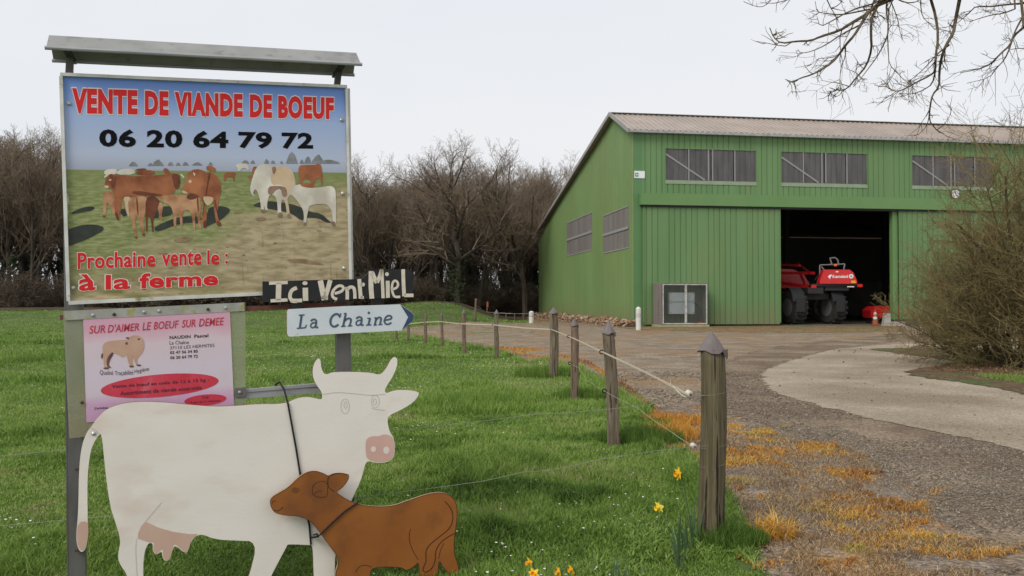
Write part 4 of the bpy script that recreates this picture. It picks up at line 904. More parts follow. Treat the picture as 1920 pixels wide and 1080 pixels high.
# rails behind
mb = MB(); mb.bar(SPN.hit(113, 595, -.012), SPN.hit(650, 570, -.012), .03, 9 * wpx, up=SPN.v); mb.build('cross_rail', rustm, bill, label='rusty red cross rail')
for k, dy in enumerate((-6, 0, 6)):
    mb = MB(); mb.bar(SPN.hit(128, 765 + dy, -.004 - .004 * (k == 1)), SPN.hit(650, 723 + dy, -.004 - .004 * (k == 1)), .022 - .006 * (k == 1), 6.2 * wpx, up=SPN.v); mb.build('cross_rail', galv, bill, label='ridged galvanised cross rail')
# bracket
mb = MB(); mb.prism([PB.hit(*p, .018) for p in ((441, 728), (462, 726), (462, 744), (442, 745))], PB.n, .004); mb.build('bracket', mat('bracket_grey', (.13, .125, .11), rough=.5), pbd)

# ------------------------------------------------------------------ black honey sign and direction sign
k6 = 4.908; c6 = (460, 480)
BS = Plane(SPN.o, math.radians(21.1))
def c6p(pts): return [(c6[0] + x / k6, c6[1] + y / k6) for x, y in pts]
offb = .045
bsn = thing('honey_sign', BS.hit(640, 540, offb), 'black hand-painted wooden sign reading Ici Vent Miel, above the white arrow sign', 'sign')
mb = MB(); mb.prism([BS.hit(*p, offb) for p in c6p([(158, 235), (600, 222), (1060, 212), (1080, 205), (1125, 160), (1160, 132), (1190, 125), (1490, 119), (1520, 128), (1540, 155), (1548, 375), (1250, 388), (850, 405), (160, 425)])], BS.n, .012)
mb.build('board', mat('black_board', (.010, .010, .012), (.02, .02, .02), scale=8, rough=.42), bsn)
for q_ in (((422, 425), (520, 422), (520, 482), (424, 484)), ((1163, 388), (1255, 385), (1256, 458), (1165, 462))):
    mb = MB(); mb.prism([BS.hit(*p, offb - .014) for p in c6p(q_)], BS.n, .01); mb.build('hanger', MATS['black_board'], bsn)
K = MB(); o6 = offb + .0012
def st(pts, w, sm=1):
    p = smooth_line(pts, sm) if sm and len(pts) > 2 else pts
    stroke(K, BS, o6, c6p(p), w / k6)
for pts, w in (([(218, 250), (390, 243)], 30), ([(308, 246), (303, 410)], 50), ([(232, 412), (388, 404)], 30),
               ([(475, 292), (430, 310), (410, 350), (412, 395), (440, 412), (522, 408)], 34), ([(415, 418), (450, 426), (480, 424)], 16), ([(552, 292), (554, 412)], 50),
               ([(690, 225), (705, 300), (728, 405)], 50), ([(782, 222), (760, 300), (728, 400)], 42), ([(700, 385), (760, 385)], 34),
               ([(822, 345), (880, 330), (908, 300), (890, 272), (850, 275), (812, 310), (796, 350), (808, 385), (845, 398)], 26),
               ([(938, 400), (938, 330), (935, 285)], 32), ([(936, 310), (965, 282), (1000, 290), (1008, 340), (1008, 392)], 30),
               ([(1048, 212), (1055, 300), (1062, 392)], 36), ([(1060, 262), (1085, 262)], 34), ([(1062, 382), (1090, 380)], 26),
               ([(1158, 140), (1155, 280), (1165, 392)], 44), ([(1165, 150), (1185, 200), (1212, 245)], 40), ([(1212, 245), (1240, 180), (1255, 126)], 34), ([(1255, 126), (1262, 250), (1268, 388)], 30),
               ([(1310, 228), (1312, 385)], 36), ([(1352, 308), (1400, 290), (1408, 250), (1382, 222), (1355, 240), (1346, 300), (1362, 360), (1380, 378), (1425, 375)], 22),
               ([(1452, 122), (1455, 250), (1462, 370)], 34), ([(1462, 362), (1548, 362)], 32)):
    st(pts, w, 2 if len(pts) > 2 else 0)
disc(K, BS, o6, c6p([(549, 250)])[0], 24 / k6, 18 / k6); disc(K, BS, o6, c6p([(1303, 167)])[0], 18 / k6); disc(K, BS, o6, c6p([(1083, 262)])[0], 18 / k6)
crp = mat('cream_brush_paint', (.66, .60, .50), (.58, .52, .42), scale=30, rough=.6)
K.build('lettering', crp, bsn)
for b_ in (187, 1205): pass
offd = .05
dsn = thing('direction_sign', BS.hit(655, 600, offd), 'white arrow-shaped direction sign reading La Chaine with blue tip, on the right post', 'sign')
whs = mat('white_sign_enamel', (.55, .60, .64), (.62, .66, .69), scale=7, rough=.38, c3=(.42, .42, .36), s3=16, t3=(.66, .76))
mb = MB(); mb.prism([BS.hit(*p, offd) for p in c6p([(384, 520), (388, 500), (398, 490), (900, 462), (1425, 445), (1535, 520), (1550, 545), (1552, 562), (1540, 600), (1440, 685), (900, 712), (410, 742), (394, 735), (386, 720)])], BS.n, .03); mb.build('board', [whs, mat('sign_edge', (.30, .22, .14), rough=.6)], dsn)
nav = mat('navy_paint', (.025, .05, .115), (.035, .065, .14), scale=20, rough=.4)
flat(BS, offd + .0012, [c6p([(1427, 449), (1533, 521), (1549, 546), (1550, 562), (1538, 599), (1441, 682), (1498, 562)])], 'arrow_tip', nav, dsn)
K = MB(); o6 = offd + .0012
W_ = 18
def a_glyph(x, y):      # small italic slab a, anchored lower left
    st([(x + 10, y - 62), (x + 30, y - 80), (x + 58, y - 76), (x + 62, y - 50), (x + 54, y - 12), (x + 62, y - 2), (x + 78, y - 8)], W_, 1)
    st([(x + 58, y - 48), (x + 28, y - 48), (x + 8, y - 28), (x + 12, y - 6), (x + 32, y), (x + 54, y - 18)], W_ - 3, 1)
st([(518, 545), (502, 660)], W_ + 3, 0); st([(492, 545), (545, 541)], 12, 0); st([(474, 666), (552, 660)], 13, 0); st([(552, 662), (562, 632)], 12, 0)
a_glyph(592, 662)
st([(872, 560), (852, 533), (822, 535), (790, 565), (780, 610), (795, 645), (825, 652), (858, 630)], W_ + 3, 2); st([(880, 526), (868, 568)], 12, 0)
st([(925, 530), (900, 645)], W_ + 2, 0); st([(905, 530), (930, 527)], 11, 0); st([(880, 649), (925, 645)], 12, 0); st([(912, 600), (940, 574), (972, 576), (972, 600), (960, 640)], W_, 1); st([(942, 645), (985, 642)], 12, 0)
a_glyph(1010, 640)
st([(1148, 572), (1132, 634)], W_ + 2, 0); st([(1122, 574), (1150, 571)], 11, 0); st([(1110, 637), (1160, 633)], 12, 0)
st([(1205, 566), (1192, 634)], W_, 0); st([(1186, 570), (1208, 566)], 10, 0); st([(1180, 637), (1212, 634)], 11, 0); st([(1202, 590), (1226, 563), (1250, 568), (1248, 590), (1240, 628)], W_, 1); st([(1224, 633), (1262, 630)], 11, 0)
st([(1282, 592), (1345, 580), (1346, 556), (1322, 546), (1292, 560), (1276, 600), (1290, 626), (1318, 630), (1345, 612)], W_ - 1, 2)
disc(K, BS, o6, c6p([(1137, 523)])[0], 12 / k6)
K.build('lettering', mat('navy_lettering', (.05, .085, .13), (.08, .12, .17), scale=25, rough=.4), dsn)
mb = MB(); mb.bar(SPN.hit(622, 598, .012), SPN.hit(676, 596, .012), .02, .06, up=SPN.v); mb.build('clamp', steel_d, dsn)

# ------------------------------------------------------------------ wooden cut-outs
CP = Plane(SPN.o, math.radians(21.1)); co = .13
cow_px = [(170.4, 801), (182.7, 782.7), (202, 765), (233.7, 755.6), (261.8, 752.8), (311, 754.5), (367, 760), (406, 762.6), (452, 760.5), (480, 757.5), (533.7, 757.5), (555.6, 746.7), (575.5, 743.5), (595.4, 747.5), (604, 749.5), (604, 735.6), (591.5, 719.7), (585.9, 703.7), (586.7, 685.8), (595.4, 671), (601, 674), (602, 689.8), (607.4, 701), (615.3, 701.7), (621.3, 697.8), (659, 697), (695, 698.6), (712.9, 703.7), (724.8, 689.8), (732.8, 673.9), (739.5, 668.3), (745.5, 673), (744.3, 687.8), (734.8, 709.7), (721.6, 727.6), (722, 738.4), (738.8, 731.6), (758.7, 730.8), (782.5, 733.6), (786.5, 738.4), (776.6, 753.5), (754.7, 767.4), (728.8, 778.6), (726, 789.3), (730.8, 811.2), (738.8, 821.2), (741, 841), (738.8, 857), (726.8, 867), (702.9, 867.8), (687, 863), (681, 884.9), (675, 904.8), (659, 937.4), (645, 975), (632, 1010), (628, 1045), (627, 1080), (630, 1110), (592, 1112), (588, 1080), (586.7, 1022.2), (579.5, 1022), (539.7, 1020), (537.7, 1024), (508, 1080), (498, 1105), (455, 1108), (467.6, 1080), (483.5, 1014.9), (440, 1013.5), (402.6, 1011.3), (374.4, 999.7), (358.6, 1013), (354, 1030.7), (348, 1038.8), (328.7, 1021.9), (323.4, 1030.7), (319.9, 1046.5), (311, 1053.6), (304, 1044.8), (304, 1032.5), (292.8, 1041.3), (285.8, 1032.5), (287, 1018.4), (277.7, 1017.7), (269.6, 1037.7), (268, 1080), (272, 1112), (240, 1114), (240.7, 1080), (221.4, 1053.6), (222, 1034), (226.6, 1013), (216, 978), (205.5, 946), (196.7, 875.9), (190.8, 811.9), (184.4, 816), (172, 837), (166.8, 865.3), (164, 897), (164, 946), (165, 999), (162.6, 1027), (152.8, 1037), (145.7, 1027), (142, 1006), (146.8, 963.9), (148, 875.9), (153.5, 833.7), (163.3, 809)]
cowm = mat('cream_painted_plywood', (.76, .71, .655), (.70, .645, .585), scale=2.2, rough=.6, c3=(.60, .48, .40), s3=3.4, t3=(.56, .88), lo=.4, hi=.75, stretch=(1, 1, 1.8), bump=.15, bscale=40, bdist=.004)
edm = mat('bare_plywood_edge', (.22, .085, .04), (.13, .06, .03), scale=30, rough=.8)
cb = CP.hit(440, 900, co)
cow = thing('cow_cutout', (cb.x, cb.y, -.1), 'life-like white wooden cow cut-out with horns and pink muzzle, standing before the billboard', 'cut-out sign')
mb = MB(); mb.prism([CP.hit(*p, co) for p in chaikin(cow_px, 2)], CP.n, .018); mb.build('body', [cowm, edm], cow)
pkm = mat('dull_pink_paint', (.52, .34, .27), (.56, .39, .31), scale=5, rough=.6); pk2 = mat('muzzle_pink_paint', (.62, .40, .34), (.58, .36, .31), scale=6, rough=.6)
c1_, k1_ = (100, 700), 2.8425
flat(CP, co + .001, [[(c1_[0] + x / k1_, c1_[1] + y / k1_) for x, y in ((490, 790), (560, 822), (640, 845), (720, 856), (768, 856), (735, 888), (721, 938), (705, 958), (652, 912), (640, 915), (634, 940), (624, 982), (600, 1000), (584, 978), (584, 940), (578, 938), (548, 965), (532, 943), (536, 902), (505, 899), (450, 880), (452, 850), (468, 815))]], 'udder', pkm, cow)
flat(CP, co + .001, [chaikin([(146.5, 979), (165, 977), (166, 1000), (162, 1025), (153, 1034), (146.5, 1025), (143, 1006)], 1)], 'tail_tip', pkm, cow)
c2_, k2_ = (480, 650), 2.512
def c2p(pts): return [(c2_[0] + x / k2_, c2_[1] + y / k2_) for x, y in pts]
flat(CP, co + .001, [c2p([(516, 460), (520, 435), (545, 420), (580, 422), (600, 412), (635, 418), (650, 440), (653, 480), (648, 515), (622, 541), (560, 543), (524, 530), (516, 500)])], 'muzzle', pk2, cow, sm=1)
K = MB(); disc(K, CP, co + .002, c2p([(553, 483)])[0], 5, 5.5); disc(K, CP, co + .002, c2p([(614, 488)])[0], 6, 7); K.build('nostril', mat('nostril_white', (.70, .62, .55), rough=.6), cow)
pen = mat('pencil_line', (.42, .39, .36), rough=.7)
K = MB()
def pl_line(pts, w, off, sm=2): stroke(K, CP, off, smooth_line(pts, sm), w)
pl_line(c2p([(316, 225), (380, 214), (470, 222), (540, 230), (610, 224)]), .8, co + .0012)
def ell(cx_, cy_, rx, ry, off, w=.7):
    pl_line([(cx_ + rx * math.cos(a), cy_ + ry * math.sin(a)) for a in np.linspace(0, 6.4, 20)], w, off, 0)
for (x, y, rx, ry) in ((420, 281, 8, 14), (422, 275, 3, 6), (562, 258, 7.5, 12), (560, 260, 3, 6)):
    ell(*c2p([(x, y)])[0], rx, ry, co + .0012)
pl_line(c2p([(545, 290), (560, 296), (590, 298), (608, 300)]), .8, co + .0012)
pl_line([(303, 942), (290, 958), (273, 978)], .8, co + .0012); pl_line([(170, 801.5), (177, 806), (185.5, 813)], 1, co + .0012)
pl_line([(256, 1010), (254, 1030), (257, 1080)], .7, co + .0012)
K.build('drawn_line', pen, cow)
mb = MB(); mb.lathe(CP.hit(176, 813, co), [(.0095, 0), (.009, .004), (.003, .008)], 10, CP.n); mb.build('bolt', bolt, cow)
# brackets holding the cow to the posts
mb = MB()
for x, y in ((150, 880), (645, 760), (150, 1032)): mb.bar(CP.hit(x, y, co - .018), CP.hit(x, y, -.03), .04, .01)
mb.build('bracket', rst, cow)
# calf
cf = .20
calf_px = [(506, 940.6), (508.7, 932.6), (521.8, 924.7), (539.7, 914.7), (559.6, 894.8), (575.5, 884.9), (591.5, 882.9), (607.4, 888), (615.4, 893.6), (627.3, 888), (643, 887.3), (655.2, 890.8), (651, 902.8), (641.2, 914.7), (629.3, 922.7), (637.2, 928.7), (655, 939.8), (679, 947.8), (710.9, 950.6), (738.8, 948.6), (766.6, 938.6), (794.5, 928.7), (818.4, 923.5), (838.3, 924.7), (852, 934.6), (858, 950.6), (857.4, 976.4), (852, 1008.3), (852, 1040), (860, 1060), (862, 1080), (862, 1105), (842, 1106), (846, 1080), (830, 1062), (823, 1047), (821.5, 1080), (822, 1106), (792, 1107), (787, 1080), (786, 1052), (778.6, 1062), (760.7, 1070.8), (754.7, 1063), (697, 1063), (694, 1080), (692, 1106), (640, 1108), (634, 1095), (627, 1078), (637, 1050), (615, 1020), (595.4, 992.4), (581.5, 976.4), (559.6, 967.3), (535.7, 966.5), (515.8, 962.5), (508, 952.5)]
brown = mat('brown_painted_plywood', (.30, .105, .022), (.235, .078, .016), scale=3.5, rough=.55, c3=(.15, .055, .020), s3=6, t3=(.52, .78), bump=.1, bscale=50, bdist=.003)
cb = CP.hit(690, 1000, cf)
calf = thing('calf_cutout', (cb.x, cb.y, -.1), 'brown wooden calf cut-out tied with black cord in front of the white cow', 'cut-out sign')
mb = MB(); mb.prism([CP.hit(*p, cf) for p in chaikin(calf_px, 2)], CP.n, .018); mb.build('body', [brown, mat('light_plywood_edge', (.36, .25, .15), rough=.8)], calf)
ink = mat('dark_drawn_line', (.035, .015, .01), rough=.6)
K = MB()
for pts, w in (([(340, 615), (337, 640), (342, 665), (370, 684)], 1.3), ([(340, 615), (355, 600), (395, 594), (438, 604)], 1.2), ([(340, 655), (330, 635), (300, 632), (270, 650), (262, 685), (275, 705), (320, 712), (338, 700), (336, 660)], .9), ([(275, 695), (290, 680), (310, 680)], .9),
               ([(85, 770), (105, 775), (128, 755)], 1.3), ([(76, 740), (80, 725), (95, 728)], .9), ([(888, 727), (915, 755), (928, 790), (925, 830), (905, 865), (850, 905), (810, 940), (798, 970), (803, 1010), (790, 1035), (785, 1055), (800, 1065), (830, 1045), (845, 1010), (845, 960), (870, 920), (905, 895), (933, 880)], 1.4),
               ([(728, 858), (720, 890), (725, 930), (745, 975), (765, 1003)], 1), ([(885, 925), (868, 960), (860, 1000)], 1), ([(470, 1062), (480, 1040), (510, 1026), (545, 1038)], .9)):
    pl_line(c2p(pts), w, cf + .0012)
for r_ in (5.5, 2): ell(*c2p([(186, 677)])[0], r_ + .5, r_ - .8 if r_ > 3 else 1.8, cf + .0012, .8)
out_ = [calf_px[i] for i in list(range(0, len(calf_px)))] + [calf_px[0]]
pl_line([(x + (0.6 if x < 690 else -.6), y) for x, y in out_], .9, cf + .0008, 2)
K.build('drawn_line', ink, calf)
# cords
cordm = mat('black_cord', (.012, .012, .012), rough=.7)
r1 = [SPN.hit(516, 722, -.03), SPN.hit(524, 716, .0)] + [SPN.hit(533, 731, .05)] + [CP.hit(540, 757, co + .008), CP.hit(555, 840, co + .006), CP.hit(563, 890, co + .006), CP.hit(572, 950, co + .006), CP.hit(580, 985, co + .006), CP.hit(583, 1021, co + .004)]
mb = MB(); mb.tube(r1, .005, 6); tag(mb.build('cord', cordm, None, origin=r1[4]), 'long black cord looped over the metal rail and down the white cow', 'cord')
r2 = [CP.hit(672, 938, cf - .03), CP.hit(670, 943, cf + .004), CP.hit(645, 960, cf + .006), CP.hit(622, 981, cf + .006), CP.hit(600, 1003, cf + .006), CP.hit(594, 1006, cf), CP.hit(585, 1008, co + .012)]
mb = MB(); mb.tube(r2, .0045, 6); mb.tube([CP.hit(588, 1003, co + .01), CP.hit(594, 1001, cf), CP.hit(597, 1006, cf - .01), CP.hit(589, 1008, co + .01)], .004, 6); tag(mb.build('cord', cordm, None, origin=r2[3]), 'short black cord tied round the neck of the brown calf', 'cord')

# ------------------------------------------------------------------ fence
woodm = mat('weathered_post_wood', (.10, .078, .052), (.21, .17, .12), scale=7, rough=.9, stretch=(4, 4, .35), c3=(.045, .032, .022), s3=10, t3=(.58, .66), bump=1, bscale=18, bdist=.012)
woodb = mat('brown_post_wood', (.13, .088, .062), (.22, .155, .115), scale=7, rough=.9, stretch=(4, 4, .35), c3=(.06, .04, .03), s3=10, t3=(.58, .66), bump=1, bscale=18, bdist=.012)
mossw = mat('mossy_post_wood', (.085, .072, .038), (.18, .15, .09), scale=9, rough=.92, stretch=(5, 5, .25), c3=(.025, .018, .012), s3=9, t3=(.56, .61), bump=1, bscale=22, bdist=.012)
tinm = mat('dull_tin', (.125, .105, .105), (.18, .155, .15), scale=7, rough=.6, metal=.1, bump=.4, bscale=10)
posts = {}
def fence_post(key, tx, ty, bx, by, w, lab, m=woodm, cap=True, seg=20, hooks=(), capy=None):
    b = gp(bx, by); Y = b.y; t = at(tx, ty, Y); s = Y / F; r = w / 2 * s
    b.z = tz(b.x, b.y); root = thing('fence_post', b, lab, 'fence post', 'fence posts along the yard')
    ax = t - b; h = ax.length; ch = (capy or w * .62) * s if cap else 0
    mb = MB(); mb.smooth = True; n = seg; k = 16; base = len(mb.v); rr = random.Random(int(tx) * 7 + 1)
    ph = [rr.uniform(0, 6.28) for _ in range(6)]; gro = [(rr.uniform(0, 6.28), rr.uniform(.10, .22), rr.uniform(.12, .32)) for _ in range(7)]
    for i in range(k + 1):
        f = i / k; c = b - ax.normalized() * .08 + ax * (f * (h + .08 - ch) / h)
        c = c + Vector((math.sin(f * 5 + ph[0]) * r * .12, 0, 0))
        for j in range(n):
            a = 2 * math.pi * j / n
            q_ = 1 + .06 * math.sin(2 * a + ph[1]) + .05 * math.sin(3 * a + ph[2] + f * 2) + .035 * math.sin(9 * a + ph[3] + f * 1.5) + rr.uniform(-.02, .02)
            for g, wd, dp in gro:
                dd = abs((a - g - .25 * math.sin(f * 4 + g) + math.pi) % (2 * math.pi) - math.pi)
                if dd < wd: q_ -= dp * (1 - dd / wd)
            rad = r * q_ * (1.05 - .1 * f)
            mb.v.append((c.x + math.cos(a) * rad, c.y + math.sin(a) * rad, c.z))
    for i in range(k):
        for j in range(n): q0, q1 = base + i * n + j, base + i * n + (j + 1) % n; mb.f.append((q0, q1, q1 + n, q0 + n)); mb.m.append(0)
    mb.f.append(tuple(base + k * n + j for j in range(n))); mb.m.append(0)
    mb.build('shaft', m, root)
    if cap:
        top = b + ax * ((h - ch) / h); cm_ = MB(); rc = r * 1.16; n2 = 14; bb_ = len(cm_.v)
        for j in range(n2):
            a = 2 * math.pi * j / n2; rj = rc * (1 + rr.uniform(-.05, .07)); cm_.v.append((top.x + math.cos(a) * rj, top.y + math.sin(a) * rj, top.z - ch * rr.uniform(0, .22)))
        for j in range(n2):
            a = 2 * math.pi * j / n2; cm_.v.append((top.x + math.cos(a) * rc * .52, top.y + math.sin(a) * rc * .52, top.z + ch * .48))
        for j in range(n2):
            a = 2 * math.pi * j / n2; cm_.v.append((top.x + math.cos(a) * rc * .06, top.y + math.sin(a) * rc * .06, top.z + ch))
        for i in range(2):
            for j in range(n2): q0, q1 = i * n2 + j, i * n2 + (j + 1) % n2; cm_.f.append((q0, q1, q1 + n2, q0 + n2)); cm_.m.append(0)
        cm_.f.append(tuple(2 * n2 + j for j in range(n2))); cm_.m.append(0)
        co_ = cm_.build('cap', tinm, root)
        if r > .05:
            fp = MB(); fp.prism([top + Vector(p) * r for p in ((.55, -.98, .0), (1.1, -.55, .05), (1.13, -.5, -.6), (1.02, -.6, -.75))], Vector((.65, -.75, 0)).normalized(), .002, side=0); fp.build('folded_flap', tinm, co_)
    for hx, hy in hooks:
        p = at(hx, hy, Y - r * .6); hb = MB()
        pts = [p + Vector((math.cos(a) * .018, 0, math.sin(a) * .018)) for a in np.linspace(.4, 5.9, 9)]
        hb.tube(pts, .006, 6); hb.tube([p + Vector((.018, 0, 0)), p + Vector((.02 + 8 * s, r * .4, 0))], .005, 6); hb.build('ring_insulator', MATS['black_cord'], root)
    posts[key] = (root, b, t, r, Y); return root
fence_post(1, 1334, 622, 1336, 1012, 49, 'nearest fence post, thick mossy wood with a large tin cone cap', mossw, seg=36, capy=33)
fence_post(2, 1140, 601, 1153, 838, 23, 'leaning fence post with dark pointed cap, second from the camera', woodm, seg=24, hooks=((1128, 660), (1133, 733)), capy=22)
fence_post(3, 1077, 597, 1078, 754, 14, 'thin brown fence post with skewed cap, between the leaning and the dark split post', woodb, seg=18, hooks=((1066, 631), (1068, 681)), capy=12)
fence_post(4, 1038, 576, 1038, 709, 15.5, 'dark split corner fence post with pointed cap at the bend of the tape', woodm, seg=18, capy=10)
fence_post(5, 931, 580, 931, 672, 8.5, 'capped fence post fifth from the camera, first past the bend', woodm, seg=12, hooks=((924, 609),), capy=8)
fence_post(6, 869.5, 580, 871, 662, 7.5, 'capped fence post sixth from the camera', woodb, seg=12, hooks=((863, 607),), capy=7)
fence_post(7, 828, 587, 829, 650, 5.8, 'thin fence post seventh from the camera, small cap', woodb, seg=10, capy=3)
fence_post(8, 798, 588, 797, 646, 5.5, 'thin fence post eighth from the camera, right of the arrow sign tip', woodb, seg=10, capy=3)
fence_post(9, 766, 604, 765, 641, 5.5, 'short fence post just under the arrow sign tip', woodm, seg=10, cap=False)
fence_post(10, 743, 612, 743, 637, 5, 'short fence post half hidden under the white arrow sign', woodb, seg=10, cap=False)
fence_post(11, 892.5, 560, 891, 606, 4.5, 'tall bare stake beyond the yard, splintered top', woodb, seg=8, cap=False)
fence_post(12, 914, 566, 913, 597, 3, 'thin stake with orange marker beyond the yard', woodb, seg=8, cap=False)
fence_post(13, 813, 585, 813, 604, 3.5, 'small stake in the field beyond the yard, left of the splintered one', woodb, seg=8, cap=False)
for i, (x, y0, y1) in enumerate(((949, 588, 600), (965, 587, 602), (981, 588, 603))):
    fence_post(20 + i, x, y0, x, y1, 2.2, ('thin far stake left of the white bollard, %s of three' % ('leftmost', 'middle', 'rightmost')[i]), woodm, seg=6, cap=False)
r_, b_, t_, rad_, Y_ = posts[12]
mb = MB(); mb.cbox(t_ + Vector((0, -.06, -.22)), .16, .03, .42); mb.build('orange_marker', orc, r_)
# tape and wires
tapem = mat('cream_fence_tape', (.60, .54, .42), (.50, .44, .34), scale=40, rough=.7)
def hang(pts, r, n=5, sag=0.01):
    o = []
    for i in range(len(pts) - 1):
        a, b = Vector(pts[i]), Vector(pts[i + 1])
        for k in range(4):
            f = k / 4; p = a.lerp(b, f); p.z -= sag * 4 * f * (1 - f); o.append(p)
    o.append(Vector(pts[-1])); mb = MB(); mb.tube(o, r, n); return mb
def fy(k, off=0): return posts[k][4] - posts[k][3] * .9 - off
def ribbon(pts, h):
    mb = MB()
    for i in range(len(pts) - 1): mb.bar(pts[i], pts[i + 1], .003, h, up=(0, 0, 1))
    return mb
tape = [at(1288, 739, 4.72), at(1255, 721, 5.3), at(1200, 693, 6.4), at(1130, 660, fy(2)), at(1067, 630.5, fy(3)), at(1033, 617.5, fy(4))]
tag(ribbon(tape, .014).build('fence_tape', tapem, None, origin=tape[2]), 'cream electric fence tape sloping from the white reel to the dark corner post', 'fence tape')
tape2 = [at(1033, 617.5, fy(4)), at(985, 615, 17), at(924, 609, fy(5)), at(863, 607, fy(6)), at(826, 603, fy(7)), at(797, 604, fy(8)), at(764, 608, fy(9)), at(700, 609, 31)]
tag(ribbon(tape2, .022).build('fence_tape', tapem, None, origin=tape2[2]), 'pale fence tape running across the far posts beside the gravel yard', 'fence tape')
mb = MB(); mb.tube([at(1262, 724, 5.1), at(1275, 738, 4.85), at(1284, 744, 4.74), at(1290, 742, 4.7)], .0035, 5); mb.tube([at(1258, 722, 5.15), at(1257, 711, 5.15)], .002, 4)
tag(mb.build('tape_tail', tapem, None, origin=at(1275, 738, 4.85)), 'loose knotted end of the cream tape next to the white reel', 'fence tape')
wirem = mat('grey_fence_wire', (.24, .25, .22), rough=.5, metal=.1)
twm = mat('pale_twine', (.36, .36, .24), rough=.7)
lw = [at(1298, 835, 4.7), at(1262, 812, 5.1), at(1195, 765, 6.4), at(1133, 733, fy(2)), at(1100, 712, 9.5), at(1086, 690, 10.6), at(1068, 681, fy(3))]
tag(hang(lw, .0017, 4, .004).build('fence_wire', twm, None, origin=lw[2]), 'thin pale lower strand from the small white reel to the brown post', 'fence wire')
w1 = [at(1345, 736, 4.70), at(1310, 741, 4.71), at(1190, 762, 4.62), at(1000, 777, 4.55), at(740, 806, 4.45), at(400, 830, 4.4), at(125, 843, 4.4), at(-300, 880, 4.3)]
tag(hang(w1, .0013, 4, .006).build('fence_wire', wirem, None, origin=w1[3]), 'upper grey wire running behind the cows from the nearest post', 'fence wire')
w2 = [at(1345, 834, 4.70), at(1300, 837, 4.66), at(1230, 845, 4.6), at(1130, 860, 4.6), at(1030, 882, 4.58), at(985, 884, 4.55), at(900, 903, 4.5), at(690, 930, 4.45), at(400, 950, 4.4), at(125, 975, 4.4), at(-300, 1010, 4.3)]
tag(hang(w2, .0013, 4, .002).build('fence_wire', wirem, None, origin=w2[3]), 'lower grey wire crossing the grass from the nearest post to the cow', 'fence wire')
far1 = [at(892, 572, fy(11)), at(913, 585, fy(12)), at(960, 588, 48), at(1010, 587, 52)]
tag(hang(far1, .012, 4, .02).build('fence_tape', tapem, None, origin=far1[1]), 'distant white tape between far stakes left of the barn', 'fence tape')
far2 = [at(870, 590, 60), at(813, 589, fy(13)), at(740, 592, 58)]
tag(hang(far2, .012, 4, .02).build('fence_tape', tapem, None, origin=far2[1]), 'distant tape across the field behind the arrow sign tip', 'fence tape')
porc = mat('white_porcelain', (.62, .58, .50), (.52, .47, .38), scale=20, rough=.35)
for (x, y, sz, lab) in ((1292, 738, .019, 'white porcelain reel insulator at the end of the cream tape'), (1300, 836, .016, 'small white porcelain reel insulator on the lower wire')):
    c = at(x, y, 4.69); ax = Vector((.35, -1, -.25)).normalized()
    rt = thing('reel_insulator', c, lab, 'insulator')
    mb = MB(); mb.smooth = True; mb.lathe(c - ax * sz * .9, [(sz * .7, 0), (sz, .15 * sz), (sz, .6 * sz), (sz * .6, .8 * sz), (sz * .6, 1.1 * sz), (sz, 1.3 * sz), (sz, 1.7 * sz), (sz * .7, 1.85 * sz)], 16, ax); mb.build('reel', porc, rt)
    mb = MB(); mb.lathe(c + ax * sz * .96, [(sz * .36, 0), (sz * .3, .002)], 10, ax); mb.build('bore', MATS['rusty_bolt'], rt)
# wire loops round the near post
root, b, t, r, Y = posts[1]
for yy in (737, 835, 870):
    c = at(1335, yy, Y); mb = MB(); rr_ = r * 1.04
    mb.tube([Vector((c.x + math.cos(a) * rr_, c.y + math.sin(a) * rr_, c.z + .012 * math.cos(a))) for a in np.linspace(0, 6.283, 20)], .0009, 4); mb.build('wire_loop', wirem, root)
# ------------------------------------------------------------------ trees
bark = mat('grey_brown_bark', (.040, .032, .024), (.085, .068, .05), scale=3, rough=.95, stretch=(1, 1, .3))
twigm = mat('brown_twig', (.15, .112, .078), (.215, .165, .115), scale=.5, rough=.95)
def grow(mbT, mbC, p, d, L_, r, lev, rr, maxlev, spread, up, droop=0, nb=(5, 5, 4), rmin=.01, minl=.2):
    """one branch with children; the first level goes to mbT"""
    n = 5 if lev < 2 else 3; pts = [p.copy()]; rad = [r]; dd = d.copy()
    for i in range(n):
        dd = (dd + Vector((rr.gauss(0, 1), rr.gauss(0, 1), rr.gauss(0, 1))) * (.10 + .05 * lev) + Vector((0, 0, up * .12 - droop * lev * .08))).normalized()
        pts.append(pts[-1] + dd * (L_ / n)); rad.append(max(rmin, r * (1 - .72 * (i + 1) / n)))
    (mbT if lev <= 1 else mbC).tube(pts, rad, 7 if lev == 0 else (5 if lev == 1 else 3), cap=False)
    if lev >= maxlev: return
    k = nb[min(lev, len(nb) - 1)]
    for c in range(k):
        f = (.28 if lev == 0 else .15) + ((.72 if lev == 0 else .85)) * (c + rr.random()) / k; f = min(f, .999)
        i = int(f * n); q_ = pts[i].lerp(pts[i + 1], f * n - i); base = (pts[i + 1] - pts[i]).normalized()
        per = base.orthogonal().normalized(); per.rotate(Matrix.Rotation(rr.uniform(0, 6.283), 3, base))
        an = rr.uniform(*spread); nd = (base * math.cos(an) + per * math.sin(an)).normalized()
        grow(mbT, mbC, q_, nd, L_ * rr.uniform(.42, .68) * (1.15 - .55 * f), max(rmin, rad[i] * .55), lev + 1, rr, maxlev, spread, up, droop, nb, rmin, minl)
protos = []
